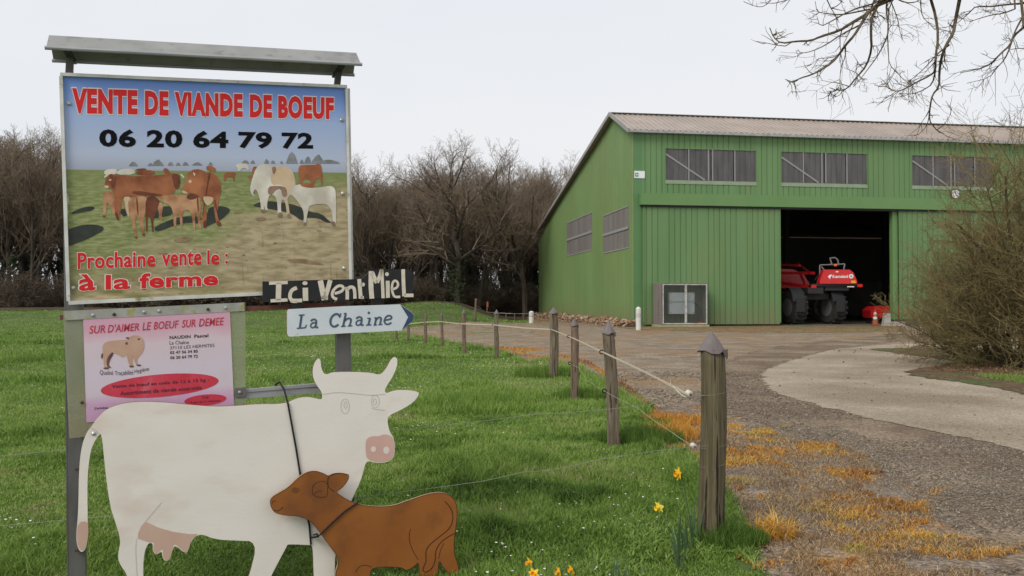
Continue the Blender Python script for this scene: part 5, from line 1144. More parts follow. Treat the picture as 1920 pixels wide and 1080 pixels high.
def make_tree(seed, H, spread=(.4, 1.0), nb=(13, 7, 6, 4), trunk_r=.24, up=1.0, lean=0):
    rr = random.Random(seed); T, Cc = MB(), MB()
    grow(T, Cc, Vector((0, 0, -.2)), Vector((lean, 0, 1)).normalized(), H * .92, trunk_r, 0, rr, 4, spread, up, 0, nb, .0085)
    o = thing('bare_tree', (0, 0, 0), 'bare grey-brown tree in the dense wood beyond the field', 'tree', 'bare trees of the wood beyond the field')
    T.build('trunk', bark, o); Cc.build('crown', twigm, o)
    if seed in (2, 4):                                     # ivy climbing the trunk
        n = 2600 if seed == 4 else 1500; z = NR.rand(n) ** .8 * H * .42; a = NR.uniform(0, 6.28, n); r = trunk_r * .8 + NR.rand(n) * (.55 if seed == 4 else .35); sc_ = NR.uniform(.07, .16, n)
        c = np.stack([np.cos(a) * r, np.sin(a) * r, z], 1); d1 = NR.normal(0, 1, (n, 3)) * sc_[:, None]; d2 = NR.normal(0, 1, (n, 3)) * sc_[:, None]
        V_ = np.stack([c, c + d1, c + d2], 1).reshape(-1, 3); iv = soup('ivy', V_, np.arange(n * 3).reshape(-1, 3), mat('ivy_green', (.022, .035, .014), (.045, .06, .022), scale=2, rough=.6), parent=o)
    return o
specs = [(1, 15, (.3, .75), (13, 7, 6, 3), .24), (2, 16, (.25, .65), (14, 7, 5, 3), .22), (3, 14, (.35, .95), (13, 8, 6, 3), .26), (4, 17, (.5, 1.1), (17, 9, 7, 4), .46), (5, 13, (.25, .7), (12, 7, 6, 3), .17)]
protos = [make_tree(*s[:2], spread=s[2], nb=s[3], trunk_r=s[4]) for s in specs]
TOPS = []
for p_ in protos:
    zz = []
    for ch in p_.children:
        if ch.name.startswith('crown'):
            a_ = np.empty(len(ch.data.vertices) * 3); ch.data.vertices.foreach_get('co', a_); zz.append(np.percentile(a_[2::3], 99.7))
    TOPS.append(max(zz))
used = set()
def put_tree(k, x, y, rz, sc, label=None, grp=True):
    if k not in used: o = protos[k]; used.add(k)
    else: o = copy_tree(protos[k])
    o.location = (x, y, tz(x, y)); o.rotation_euler = (0, 0, rz); o.scale = sc
    if label:
        o['label'] = label
        if 'group' in o: del o['group']
    else: o['label'] = 'bare grey-brown tree in the dense wood beyond the field'; o['group'] = 'bare trees of the wood beyond the field'
    return o
def treex(px, Y): return (px - 960) / F * Y
feat = [(3, 858, 69, 1.04, 1.25, 'tallest broad bare oak rising above the middle of the wood'), (2, 985, 72, .96, 1.25, 'round-topped bare tree right of the tall oak'), (3, 1080, 86, 1.0, .95, 'bare tree partly behind the sloping barn gable'), (1, 62, 74, 1.02, 1.0, 'tall bare tree at the left edge of the photograph, left of the billboard'), (2, 672, 72, .92, .8, 'bare tree just right of the billboard frame')]
for k, px, Y, hs, ws, lab in feat:
    H = specs[k][1]; target = {858: 258, 985: 277, 1080: 284, 62: 226, 672: 290}[px]
    hz = (566 - target) / F * Y + CH - tz(treex(px, Y), Y); s_ = hz / TOPS[k]
    put_tree(k, treex(px, Y), Y, R.uniform(0, 6), (s_ * ws, s_ * ws, s_), lab)
def skyline(px):
    pts = [(-400, 250), (0, 240), (60, 238), (120, 262), (300, 290), (620, 300), (700, 325), (760, 318), (820, 300), (860, 292), (930, 312), (990, 300), (1050, 312), (1100, 300), (1200, 285), (1500, 300), (2100, 300)]
    for (a, b), (c, d) in zip(pts, pts[1:]):
        if a <= px <= c: return b + (d - b) * (px - a) / (c - a)
    return 290
for row, (Y0, n, dy) in enumerate(((70, 40, 2), (75, 44, 8), (82, 44, 12), (90, 38, 10), (99, 32, 8))):
    for i in range(n):
        px = -300 + 1560 * (i + R.uniform(.1, .9)) / n; Y = Y0 + R.uniform(0, 6); 
        if 130 < px < 600 and R.random() < .5: continue
        if px > 960 and Y < 80: Y += 16
        k = R.choice([0, 1, 2, 4, 0, 1] if row < 3 else [0, 1, 3]); x = treex(px, Y)
        hz = (566 - skyline(px) - R.choice([R.uniform(0, 18), R.uniform(5, 50)])) / F * Y + CH - tz(x, Y); s_ = hz / TOPS[k]
        put_tree(k, x, Y, R.uniform(0, 6.28), (s_ * R.uniform(.95, 1.3),) * 2 + (s_,))
# trees far right behind the barn are hidden; undergrowth shrubs along the wood edge
shr = []
for sdx in range(3):
    rr = random.Random(50 + sdx); mbs = MB(); T = MB()
    for k in range(9):
        a = rr.uniform(0, 6.28); grow(T, mbs, Vector((rr.uniform(-.9, .9), rr.uniform(-.9, .9), -.1)), Vector((math.cos(a) * .5, math.sin(a) * .5, 1)).normalized(), rr.uniform(1.4, 2.9), .04, 1, rr, 4, (.3, 1.0), .4, .3, (6, 8, 6, 5), .012)
    o = thing('undergrowth_shrub', (0, 0, 0), 'bare brown shrub at the dark foot of the wood', 'shrub', 'bare shrubs along the foot of the wood')
    mbs.build('twigs', mat('dark_brown_twig', (.085, .066, .046), (.125, .098, .068), scale=.6, rough=.95), o); shr.append(o)
n = 96
for i in range(n):
    px = -260 + 1500 * (i + R.random()) / n; Y = R.choice([67, 70, 74, 79]) + R.uniform(-1.5, 1.5)
    if px > 960: Y += 14
    x = treex(px, Y); o = shr[i] if i < 3 else copy_tree(shr[i % 3]); o.location = (x, Y, tz(x, Y)); o.rotation_euler = (0, 0, R.uniform(0, 6)); s_ = R.uniform(.7, 1.25); o.scale = (s_ * 1.2, s_ * 1.2, s_)
# a far-off mass of the wood behind the rows we can tell apart
xs = []
NB = 90000
X_ = NR.uniform(-62, 40, NB); Y_2 = NR.uniform(104, 128, NB); hh = NR.rand(NB) ** 1.35 * (13 + 3 * vnoise(X_, Y_2, .15, 4)); 
an = NR.uniform(0, 6.28, NB); tl_ = NR.uniform(.3, .9, NB)[:, None]; dirv = np.stack([np.cos(an) * tl_[:, 0], np.sin(an) * tl_[:, 0], np.ones(NB)], 1); dirv /= np.linalg.norm(dirv, axis=1)[:, None]
ln = NR.uniform(.8, 2.6, NB)[:, None]; P0 = np.column_stack([X_, Y_2, hh]); wv = np.stack([np.cos(an + 1.57), np.sin(an + 1.57), np.zeros(NB)], 1) * NR.uniform(.02, .045, NB)[:, None]
V_ = np.stack([P0 - wv, P0 + wv, P0 + dirv * ln], 1).reshape(-1, 3); wm = soup('distant_wood', V_, np.arange(NB * 3).reshape(-1, 3), MATS['dark_brown_twig']); tag(wm, 'distant mass of bare branches deep in the wood', 'wood')

# overhanging tree, trunk out of frame on the right
rr = random.Random(5)
ob = mat('olive_grey_bark', (.085, .062, .04), (.13, .10, .055), scale=14, rough=.9, bump=.5, bscale=50)
tr = thing('overhanging_tree', (8.6, 8.2, 0), 'bare tree whose drooping twigs hang into the top right of the photograph', 'tree')
T = MB(); T.tube(smooth_line([(8.6, 8.2, -.2), (8.5, 8.25, 1.5), (8.3, 8.3, 3.2), (8.1, 8.4, 4.6), (8.3, 8.6, 6.5), (8.5, 8.8, 8.5)]), [.30 - .024 * i for i in range(len(smooth_line([(0, 0, 0)] * 6)))] if False else .2, 12)
T.build('trunk', ob, tr)
Cc = MB()
bough = smooth_line([(8.1, 8.4, 4.3), (7.0, 8.5, 5.0), (5.8, 8.5, 5.35), (4.6, 8.5, 5.35), (3.6, 8.5, 5.2), (2.6, 8.6, 5.05)]); nb_ = len(bough)
Cc.tube(bough, [.13 - .10 * i / (nb_ - 1) for i in range(nb_)], 8)
k4 = 3.5556
limbs = [([(1030, 0), (930, 40), (880, 90), (760, 160), (690, 205), (560, 245), (500, 272), (400, 275), (300, 290), (250, 250), (225, 185)], .020, 8.4),
         ([(960, 0), (915, 90), (900, 160), (900, 240), (905, 330), (870, 440), (800, 520), (740, 595), (680, 605), (625, 585)], .017, 8.6), ([(990, 0), (900, 60), (840, 150), (790, 235), (730, 300), (690, 360), (640, 420), (560, 470), (500, 500), (430, 520), (380, 548), (330, 530)], .017, 8.2),
         ([(1010, 0), (1000, 60), (1020, 200), (990, 290), (940, 380), (880, 460), (820, 540), (780, 580)], .010, 8.8), ([(1020, 60), (1010, 200), (1015, 330), (1020, 430), (1080, 490), (1130, 545), (1180, 560)], .007, 8.9),
         ([(1490, 0), (1460, 150), (1450, 220), (1400, 300), (1370, 380), (1355, 480), (1355, 580), (1310, 630), (1295, 700), (1285, 800), (1330, 860), (1360, 885)], .017, 7.9), ([(1300, 0), (1330, 100), (1350, 240), (1330, 380), (1330, 470), (1300, 500), (1200, 550), (1130, 590), (1080, 610), (1030, 600), (1005, 545)], .014, 8.0),
         ([(1920, 180), (1850, 240), (1830, 300), (1760, 360), (1700, 430), (1600, 465), (1495, 485)], .013, 7.7), ([(1950, 60), (1900, 130), (1850, 230), (1830, 310), (1790, 400), (1740, 450), (1690, 520), (1540, 555)], .010, 7.8), ([(1330, 470), (1310, 560), (1250, 600), (1180, 628), (1090, 622)], .008, 8.0),
         ([(1950, 20), (1800, 30), (1700, 45), (1600, 40), (1560, 80), (1480, 150)], .012, 8.1), ([(250, -20), (190, 45), (130, 45), (50, 10)], .006, 8.7), ([(1030, 0), (1080, 130), (1090, 200), (1110, 265)], .007, 8.8), ([(930, 20), (760, 70), (640, 140), (560, 180), (540, 110)], .010, 8.3),
         ([(900, 60), (800, 80), (700, 100), (600, 90), (540, 80), (528, 10)], .010, 8.5), ([(820, 170), (700, 230), (600, 300), (500, 345), (430, 355), (412, 330)], .008, 8.3), ([(730, 300), (730, 380), (700, 440), (690, 560), (700, 590)], .006, 8.3), ([(1230, 20), (1240, 110), (1290, 160), (1330, 200)], .006, 8.0),
         ([(1860, 60), (1780, 90), (1700, 100), (1600, 130), (1560, 145)], .008, 8.0), ([(1990, 330), (1900, 320), (1830, 330)], .008, 7.7), ([(1050, -20), (1130, 20), (1200, 15), (1240, -10)], .010, 8.2), ([(1420, 300), (1340, 360), (1280, 430), (1230, 480), (1150, 545)], .008, 7.95)]
def twig(mb, p, d, L_, r, lev):
    n = 4; pts = [p]; dd = d.normalized()
    for i in range(n):
        dd = (dd + Vector((rr.gauss(0, .22), rr.gauss(0, .15), rr.gauss(0, .22) + (.05 if i > 1 else -.03)))).normalized(); pts.append(pts[-1] + dd * L_ / n)
    mb.tube(pts, [max(.0013, r * (1 - .65 * i / n)) for i in range(n + 1)], 4, cap=False)
    if lev > 0:
        for c in range(rr.choice([2, 3, 3])):
            i = rr.randrange(1, n); e = (pts[i + 1] - pts[i]).normalized(); s_ = rr.choice([-1, 1]); ax = Vector((0, 1, 0)); v_ = e.copy(); v_.rotate(Matrix.Rotation(s_ * rr.uniform(.4, 1.0), 3, ax)); v_.y += rr.uniform(-.4, .4)
            twig(mb, pts[i], v_, L_ * rr.uniform(.4, .65), r * .7, lev - 1)
for px, r, Y in limbs:
    pts = [(1380 + x / k4, y / k4) for x, y in px]; sm_ = smooth_line(pts, 1); w3 = [at(x, y, Y + .15 * math.sin(i * .7)) for i, (x, y) in enumerate(sm_)]
    if px[0][1] <= 60 and px[0][0] > 100 and px[0][0] < 1800 or px[0][0] > 1850:          # reach up to the bough
        p0 = w3[0]; q_ = min((Vector(b) for b in bough), key=lambda v: (v - p0 - Vector((.25, 0, .5))).length); w3 = [q_, q_.lerp(p0, .55) + Vector((.04, 0, .05))] + w3
    elif px[0][1] < 0: w3 = [Vector(bough[-1])] + w3
    n = len(w3); Cc.tube(w3, [max(.003, r * 1.1 * (1 - .80 * i / (n - 1))) for i in range(n)], 6, cap=False)
    for c in range(int(n * .75)):
        i = rr.randrange(1, n - 1); e = (w3[i + 1] - w3[i]).normalized(); v_ = e.copy(); v_.rotate(Matrix.Rotation(rr.choice([-1, 1]) * rr.uniform(.4, 1.1), 3, Vector((0, 1, 0)))); v_.y += rr.uniform(-.5, .5)
        twig(Cc, w3[i], v_, rr.uniform(.10, .40), max(.0026, r * .3), rr.choice([0, 1, 1, 2]))
for c in range(14):
    i = rr.randrange(2, nb_); b_ = Vector(bough[i]); twig(Cc, b_, Vector((rr.uniform(-1, .3), rr.uniform(-1, 1), rr.uniform(-.2, 1))), rr.uniform(.6, 1.4), .012, 2)
Cc.build('branches', ob, tr)

# big bare bush on the right
rr = random.Random(21)
bc = gp(1880, 694); bc = Vector((bc.x + 1.2, bc.y + 1.2, 0))
bush = thing('bare_shrub', bc, 'big tangled bare olive-brown shrub standing right of the barn doors', 'shrub')
T, Cc = MB(), MB()
for k in range(84):
    a = 2 * math.pi * (k + rr.random()) / 84; out_r = rr.uniform(.1, 1.15); el = rr.uniform(.25, 1.5)
    st_ = bc + Vector((math.cos(a) * out_r, math.sin(a) * out_r, -.05)); L_ = 3.7 * (.50 + .68 * math.sin(el) ** 1.5) * rr.uniform(.75, 1.08)
    if math.cos(a) > .2: L_ *= 1.15
    if math.cos(a) < -.1: L_ *= .56 + .08 * math.sin(el)
    dv = Vector((math.cos(a) * math.cos(el), math.sin(a) * math.cos(el), math.sin(el))).normalized()
    grow(T, Cc, st_, dv, L_, rr.uniform(.018, .042), 1, rr, 4, (.3, .95), .35, .08, (7, 10, 7, 4), .0036)
for (a, b, c, r) in (((1920, 540), (1860, 490), (1795, 420), .09), ((1940, 560), (1890, 440), (1885, 330), .07), ((1930, 530), (1880, 460), (1850, 350), .05)):
    pts = smooth_line([tuple(bc + Vector((.6, .2, 0))), tuple(at(a[0] + 40, 640, 17.3)), tuple(at(*a, 17.2)), tuple(at(*b, 17)), tuple(at(*c, 16.9))]); n = len(pts)
    T.tube(pts, [max(.012, r * (1 - .85 * i / n)) for i in range(n)], 7)
    for k in range(16):
        i = rr.randrange(3, n - 1); e = (Vector(pts[i + 1]) - Vector(pts[i])).normalized(); v_ = e.copy(); v_.rotate(Matrix.Rotation(rr.choice([-1, 1]) * rr.uniform(.4, 1.1), 3, Vector((rr.uniform(-.4, .4), 1, 0))))
        grow(T, Cc, Vector(pts[i]), v_, rr.uniform(.6, 1.15), .02, 2, rr, 4, (.3, .9), .35, 0, (6, 8, 6, 5), .0048)
T.build('stem', mat('dark_stem', (.055, .042, .024), (.10, .075, .04), scale=12, rough=.9), bush); Cc.build('twigs', mat('olive_twig', (.135, .112, .045), (.20, .155, .07), scale=2, rough=.9), bush)

# ------------------------------------------------------------------ grass and small plants
def blades(name, x, y, h, w, tint, m, bend=.35, three=True, flatten=None, z0=0.0):
    n = len(x); a = NR.uniform(0, 2 * np.pi, n); z = terr(x, y) + z0 - .004
    base = np.stack([x, y, z], 1); wd = np.stack([np.cos(a), np.sin(a), np.zeros(n)], 1) * (w / 2)[:, None]
    la = NR.uniform(0, 2 * np.pi, n); le = np.abs(NR.normal(bend, .25, n)); 
    if flatten is not None: le = le + flatten
    ld = np.stack([np.cos(la), np.sin(la), np.zeros(n)], 1); zz = np.zeros((n, 3)); zz[:, 2] = 1
    def pt(f): 
        s = np.sin(le * f)[:, None]; c = np.cos(le * f)[:, None]; return base + (ld * s + zz * c) * (h * f)[:, None]
    if three:
        md = pt(.55); tp = pt(1.0); V_ = np.stack([base - wd, base + wd, md + wd * .75, md - wd * .75, tp], 1).reshape(-1, 3)
        i = np.arange(n)[:, None] * 5; T_ = np.concatenate([i + [0, 1, 2], i + [0, 2, 3], i + [3, 2, 4]]); tt = np.repeat(tint, 5)
    else:
        tp = pt(1.0); V_ = np.stack([base - wd, base + wd, tp], 1).reshape(-1, 3); i = np.arange(n)[:, None] * 3; T_ = i + [0, 1, 2]; tt = np.repeat(tint, 3)
    return soup(name, V_, T_, m, {'tint': np.clip(tt, 0, 1)})
gm = attr_mat('grass_blade', [(0, (.035, .070, .012)), (.3, (.12, .215, .032)), (.62, (.215, .33, .062)), (.88, (.28, .37, .10)), (1, (.34, .31, .14))], rough=.55, spec=.3, trans=.25)
FP = FIELD
def scatter(n, y0, y1, pw, xa0=-.72, xa1=.36):
    u = NR.rand(n); 
    if abs(pw) < 1e-6: Y = y0 * (y1 / y0) ** u
    else: Y = (y0 ** pw + u * (y1 ** pw - y0 ** pw)) ** (1 / pw)
    return NR.uniform(xa0, xa1, n) * Y, Y
lowm = lambda x, y: vnoise(x, y, .9, 21) * .5 + vnoise(x, y, 2.6, 22) * .3 + vnoise(x, y, 6.5, 23) * .2
# near pasture
x, y = scatter(420000, 3.1, 10.5, .35); k = inpoly(*rag(x, y), FP); x, y = x[k], y[k]; e = sdist(x, y, FP)
p = lowm(x, y); hgt = (.020 + .030 * np.clip((p - .38) * 4, 0, 1) + .05 * np.clip((p - .62) * 5, 0, 1)) * NR.uniform(.6, 1.3, len(x)) * (1 + .10 * (y - 3))
nearfence = np.clip(1 - e / .35, 0, 1) * np.clip((y - 4.9) * 2, 0, 1); hgt += nearfence * .10 * NR.uniform(.3, 1, len(x))
tint = .57 + .65 * (vnoise(x, y, 1.7, 31) - .5) + .35 * (vnoise(x, y, 7, 32) - .5) + NR.normal(0, .13, len(x)) - .25 * np.clip((p - .6) * 4, 0, 1) - .2 * nearfence
blades('grass', x, y, hgt, .0035 + .0009 * y * NR.uniform(.6, 1.2, len(x)), tint, gm, bend=.6); bpy.data.objects['grass']['label'] = 'short green pasture grass around the cut-outs and along the near fence'; bpy.data.objects['grass']['category'] = 'grass'
# far pasture
x, y = scatter(300000, 10, 58, -.3); k = inpoly(x, y, FP); x, y = x[k], y[k]
p = lowm(x * .6, y * .6); hgt = (.04 + .10 * np.clip((p - .5) * 4, 0, 1)) * NR.uniform(.6, 1.3, len(x))
e = sdist(x, y, FP); nf = np.clip(1 - e / .5, 0, 1); hgt += nf * .12 * NR.uniform(.2, 1, len(x))
tint = .62 + .5 * (vnoise(x, y, .55, 33) - .5) + .3 * (vnoise(x, y, 2.2, 34) - .5) + NR.normal(0, .10, len(x)) - .3 * np.clip((p - .55) * 4, 0, 1)
o = blades('grass', x, y, hgt, .0016 * y * NR.uniform(.6, 1.2, len(x)), tint, gm, bend=.6, three=False); o['label'] = 'green pasture stretching back to the wood'; o['category'] = 'grass'
# long dark grass tufts round the posts
def tuft(cx_, cy_, rad, n, h, name, label, m=gm, tb=.2, bend=.35, w=.005, cat='grass tuft'):
    a = NR.uniform(0, 6.28, n); r = rad * np.sqrt(NR.rand(n)); x = cx_ + np.cos(a) * r; y = cy_ + np.sin(a) * r * .8
    o = blades(name, x, y, h * NR.uniform(.45, 1.1, n) * (1 - .4 * r / rad), np.full(n, w) * NR.uniform(.6, 1.2, n), tb + NR.normal(0, .12, n), m, bend=bend); tag(o, label, cat); return o
p1 = posts[1][1]; p2 = posts[2][1]; p3 = posts[3][1]; p4 = posts[4][1]
tuft(p1.x + .09, p1.y - .10, .19, 2600, .17, 'grass_tuft', 'tall dark green grass tuft round the foot of the nearest post')
tuft(p2.x + .28, p2.y + .3, .42, 5000, .22, 'grass_tuft', 'long dark green grass right of the leaning post')
tuft(p3.x + .1, p3.y + .3, .4, 3500, .24, 'grass_tuft', 'long green grass beside the thin brown post', tb=.35, w=.008)
tuft(p4.x - .1, p4.y + .4, .6, 3500, .26, 'grass_tuft', 'long green grass at the foot of the dark corner post', tb=.38, w=.010)
# dead orange grass
om = attr_mat('dead_orange_grass', [(0, (.16, .07, .025)), (.25, (.40, .17, .035)), (.55, (.62, .31, .05)), (.85, (.66, .43, .10)), (1, (.32, .33, .06))], rough=.7, trans=.2)
VP = VERGE
x, y = scatter(150000, 3.0, 9.5, .5, .1, .62); k = inpoly(*rag(x, y, .4), VP); x, y = x[k], y[k]
p = vnoise(x, y, 2.3, 41) * .45 + vnoise(x, y, 6.5, 42) * .35 + vnoise(x, y, 16, 46) * .2; e = sdist(x, y, VP) + .3
k = (p > .545 + .2 * NR.rand(len(x)) - .10 * np.clip((y - 5) / 3, 0, 1)) & (e > .12 * NR.rand(len(x))); x, y, p = x[k], y[k], p[k]
o = blades('dead_grass', x, y, (.018 + .05 * np.clip(p - .5, 0, 1)) * NR.uniform(.6, 1.5, len(x)) * (1 + .14 * (y - 3)), .003 + .0009 * y * NR.uniform(.5, 1, len(x)), .45 + .9 * (vnoise(x, y, 2.1, 43) - .5) + NR.normal(0, .16, len(x)), om, bend=.6, flatten=.45, z0=.012)
tag(o, 'orange weed-killed grass scattered over the gravel verge', 'dead grass')
# flat straw litter
x, y = scatter(62000, 3.0, 8.5, .5, .12, .64); k = inpoly(*rag(x, y, .4), VP) & (vnoise(x, y, 1.1, 44) + .4 * vnoise(x, y, 5, 48) > .48); x, y = x[k], y[k]
sm_ = attr_mat('straw_litter', [(0, (.08, .045, .025)), (.4, (.28, .17, .08)), (1, (.50, .38, .20))], rough=.85)
o = blades('straw_litter', x, y, NR.uniform(.02, .055, len(x)), np.full(len(x), .0035) * NR.uniform(.6, 1.2, len(x)), NR.rand(len(x)), sm_, bend=1.25, z0=.02); tag(o, 'dry cut straw lying on the verge', 'straw')
g = gp(1455, 1010); tuft(g.x, g.y, .11, 330, .25, 'grass_tuft', 'bright orange dead grass tuft right of the nearest post', om, .70, .95, .009)
g = gp(1262, 822); tuft(g.x, g.y, .30, 700, .27, 'grass_tuft', 'orange dead grass clump behind the nearest post, by the lower reel', om, .58, .5, .008)
g = gp(1250, 790); tuft(g.x + .1, g.y, .45, 1100, .15, 'grass_tuft', 'low orange dead grass patch between the leaning and the nearest post', om, .45, .6, .009)
g = gp(1385, 905); tuft(g.x, g.y, .16, 350, .08, 'grass_tuft', 'yellow-green grass tuft at right of the nearest post, half way up it', om, .95, .7, .006)
g = gp(1608, 1035); tuft(g.x, g.y, .10, 260, .07, 'grass_tuft', 'small yellowish green tuft on the gravel verge at the bottom right', om, .97, .5, .005)
# orange-red patches of dying grass on the far yard edge
ep = G([(905, 652), (960, 662), (1000, 672), (1050, 668), (1110, 690), (1215, 765), (1235, 800), (1260, 790), (1180, 725), (1100, 676), (1010, 655), (930, 648)])
x, y = scatter(60000, 6, 26, -.3, -.05, .22); k = inpoly(x, y, ep) & (vnoise(x, y, 1.2, 47) > .38); x, y = x[k], y[k]
o = blades('dead_grass', x, y, NR.uniform(.02, .06, len(x)), .0016 * y * NR.uniform(.5, 1.1, len(x)), .30 + .6 * (vnoise(x, y, .8, 45) - .5) + NR.normal(0, .12, len(x)), om, bend=.7, three=False, z0=.012); tag(o, 'reddish orange dead grass along the far edge of the yard', 'dead grass')
# daisies
x, y = scatter(9000, 4.0, 30, .1, -.62, .24); k = inpoly(x, y, FP) & (vnoise(x, y, .7, 51) + .5 * vnoise(x, y, 3, 52) > .88) & (NR.rand(len(x)) < np.clip(y / 9, .2, 1)) & (sdist(x, y, FP) > .25); x, y = x[k], y[k]
n = len(x); z = terr(x, y) + NR.uniform(.03, .055, n); r = np.maximum(.008, .00075 * y) * NR.uniform(.6, 1.1, n); a = np.arange(6) * math.pi / 3
ring = np.stack([x[:, None] + r[:, None] * np.cos(a), y[:, None] + r[:, None] * np.sin(a) * .9, z[:, None] + (NR.rand(n, 1) - .3) * r[:, None] * np.sin(a) * -1.0], 2)
ctr = np.stack([x, y, z + r * .25], 1)[:, None, :]; V_ = np.concatenate([ctr, ring], 1).reshape(-1, 3); i = np.arange(n)[:, None] * 7
T_ = np.concatenate([i + [0, 1 + j, 1 + (j + 1) % 6] for j in range(6)]); dz = soup('daisies', V_, T_, mat('daisy_white', (.75, .75, .70), rough=.6)); tag(dz, 'tiny white daisies dotted through the pasture', 'flowers')
# pebbles
def stones(name, x, y, s, z0, m, label, cat):
    n = len(x); oc = np.array([(1, 0, 0), (0, 1, 0), (-1, 0, 0), (0, -1, 0), (0, 0, .7), (0, 0, -.5)]); fc = np.array([(0, 1, 4), (1, 2, 4), (2, 3, 4), (3, 0, 4), (1, 0, 5), (2, 1, 5), (3, 2, 5), (0, 3, 5)])
    a = NR.uniform(0, 6.28, n); V_ = oc[None] * NR.uniform(.6, 1.2, (n, 6, 1)) * s[:, None, None]; c, s_ = np.cos(a)[:, None], np.sin(a)[:, None]
    X_ = V_[..., 0] * c - V_[..., 1] * s_; Y_ = V_[..., 0] * s_ + V_[..., 1] * c; V_ = np.stack([X_ + x[:, None], Y_ + y[:, None], V_[..., 2] + (terr(x, y) + z0)[:, None] + s[:, None] * .2], 2).reshape(-1, 3)
    T_ = (np.arange(n)[:, None, None] * 6 + fc[None]).reshape(-1, 3); o = soup(name, V_, T_, m, {'tint': np.repeat(NR.rand(n), 6)}); tag(o, label, cat); return o
stm = attr_mat('pebble_stone', [(0, (.10, .082, .062)), (.5, (.20, .165, .125)), (.9, (.29, .25, .20)), (1, (.42, .38, .32))], rough=.85)
x, y = scatter(34000, 3.0, 16, .3, .02, .66); k = inpoly(x, y, YARD) & ~inpoly(x, y, ROAD) & (vnoise(x, y, 1.3, 61) > .3); x, y = x[k], y[k]
stones('gravel', x, y, (.004 + .0011 * y) * NR.uniform(.4, 1.2, len(x)), .010, stm, 'loose gravel stones on the yard and track', 'gravel')
x, y = scatter(60000, 3.0, 9, .8, .10, .66); k = inpoly(*rag(x, y, .5), YARD) & ~inpoly(x, y, ROAD) & (vnoise(x, y, 1.1, 63) > .25); x, y = x[k], y[k]
stones('gravel', x, y, (.0022 + .0008 * y) * NR.uniform(.4, 1.2, len(x)), .011, stm, 'fine grit and chippings on the near verge and track edge', 'gravel')
# leaf litter and rubble at the gable foot
rb_ = attr_mat('rubble_stone', [(0, (.14, .07, .04)), (.5, (.28, .17, .10)), (1, (.44, .36, .27))], rough=.9)
d_ = NR.uniform(-1, DEP, 1500); o_ = np.abs(NR.normal(0, .7, 1500)) + .1; px_ = C0.x + bw.x * d_ - bu.x * o_; py_ = C0.y + bw.y * d_ - bu.y * o_
stones('rubble', px_, py_, NR.uniform(.06, .22, 1500) * np.clip(1.5 - o_, .5, 1.2), np.clip(.38 - o_ * .25, .02, 1) * NR.rand(1500), rb_, 'brown stones and dead leaves heaped along the foot of the barn gable', 'rubble')
x = NR.uniform(8.3, 13, 2600); y = NR.uniform(13.6, 20, 2600); k = inpoly(x, y, BUSHP); x, y = x[k], y[k]
lf = attr_mat('dead_leaf', [(0, (.07, .035, .02)), (.6, (.17, .09, .045)), (1, (.26, .17, .09))], rough=.85)
stones('leaf_litter', x, y, NR.uniform(.015, .04, len(x)), .022, lf, 'dead leaves and twigs lying under the big shrub', 'leaf litter')
x = NR.uniform(8.3, 13, 30000); y = NR.uniform(13.6, 20, 30000); k = inpoly(x, y, BUSHP) & (vnoise(x, y, .9, 71) > .55); x, y = x[k], y[k]
o = blades('grass', x, y, NR.uniform(.03, .09, len(x)), np.full(len(x), .015), .6 + NR.normal(0, .15, len(x)), gm, three=False, z0=.02); tag(o, 'sparse green grass under the big shrub', 'grass')
x = NR.uniform(.5, 5, 500); y = gp(1190, 620).y + NR.uniform(-6, 2, 500)
x, y = scatter(420, 4.5, 26, .5, .22, .64); k = inpoly(x, y, ROAD) & (NR.rand(len(x)) < .35); x, y = x[k], y[k]
stones('fallen_leaves', x, y, (.010 + .0014 * y) * NR.uniform(.4, 1.1, len(x)), .010, lf, 'few dead leaves and clods scattered on the pale concrete', 'leaves')
# low leafy weeds along the bottom right of the field
x, y = scatter(22000, 3.2, 5.2, 1, .10, .36); k = inpoly(x, y, FP) & (vnoise(x, y, 3.5, 81) > .35); x, y = x[k], y[k]
o = blades('weeds', x, y, NR.uniform(.03, .085, len(x)), np.full(len(x), .010), .55 + NR.normal(0, .15, len(x)), gm, bend=.9, three=True); tag(o, 'low leafy weeds in front of the nearest post', 'weeds')

# ------------------------------------------------------------------ daffodils
pet = mat('yellow_petal', (.80, .58, .03), (.78, .50, .02), scale=30, rough=.5); petp = mat('pale_yellow_petal', (.80, .72, .14), (.82, .68, .08), scale=30, rough=.5); trm = mat('orange_trumpet', (.85, .36, .01), rough=.5)
stemm = mat('daffodil_green', (.055, .105, .045), (.075, .135, .06), scale=20, rough=.5)
def leafblade(mb, p, d, L_, w, bend):
    prev = None; side = Vector((d.y, -d.x, 0)); side = side.normalized() if side.length > .01 else Vector((1, 0, 0))
    side = (side * .6 + Vector((.8, 0, 0))).normalized()
    n = 6; pts = []; q_ = p.copy(); dd = Vector((d.x, d.y, 1)).normalized()
    for i in range(n + 1):
        pts.append((q_.copy(), w * (1 - (i / n) ** 3) + .0008)); q_ = q_ + dd * L_ / n; dd = (dd + Vector((d.x, d.y, -bend)) * .25 * i / n).normalized()
    for (a, wa), (b, wb_) in zip(pts, pts[1:]): mb.face([a - side * wa / 2, a + side * wa / 2, b + side * wb_ / 2, b - side * wb_ / 2])
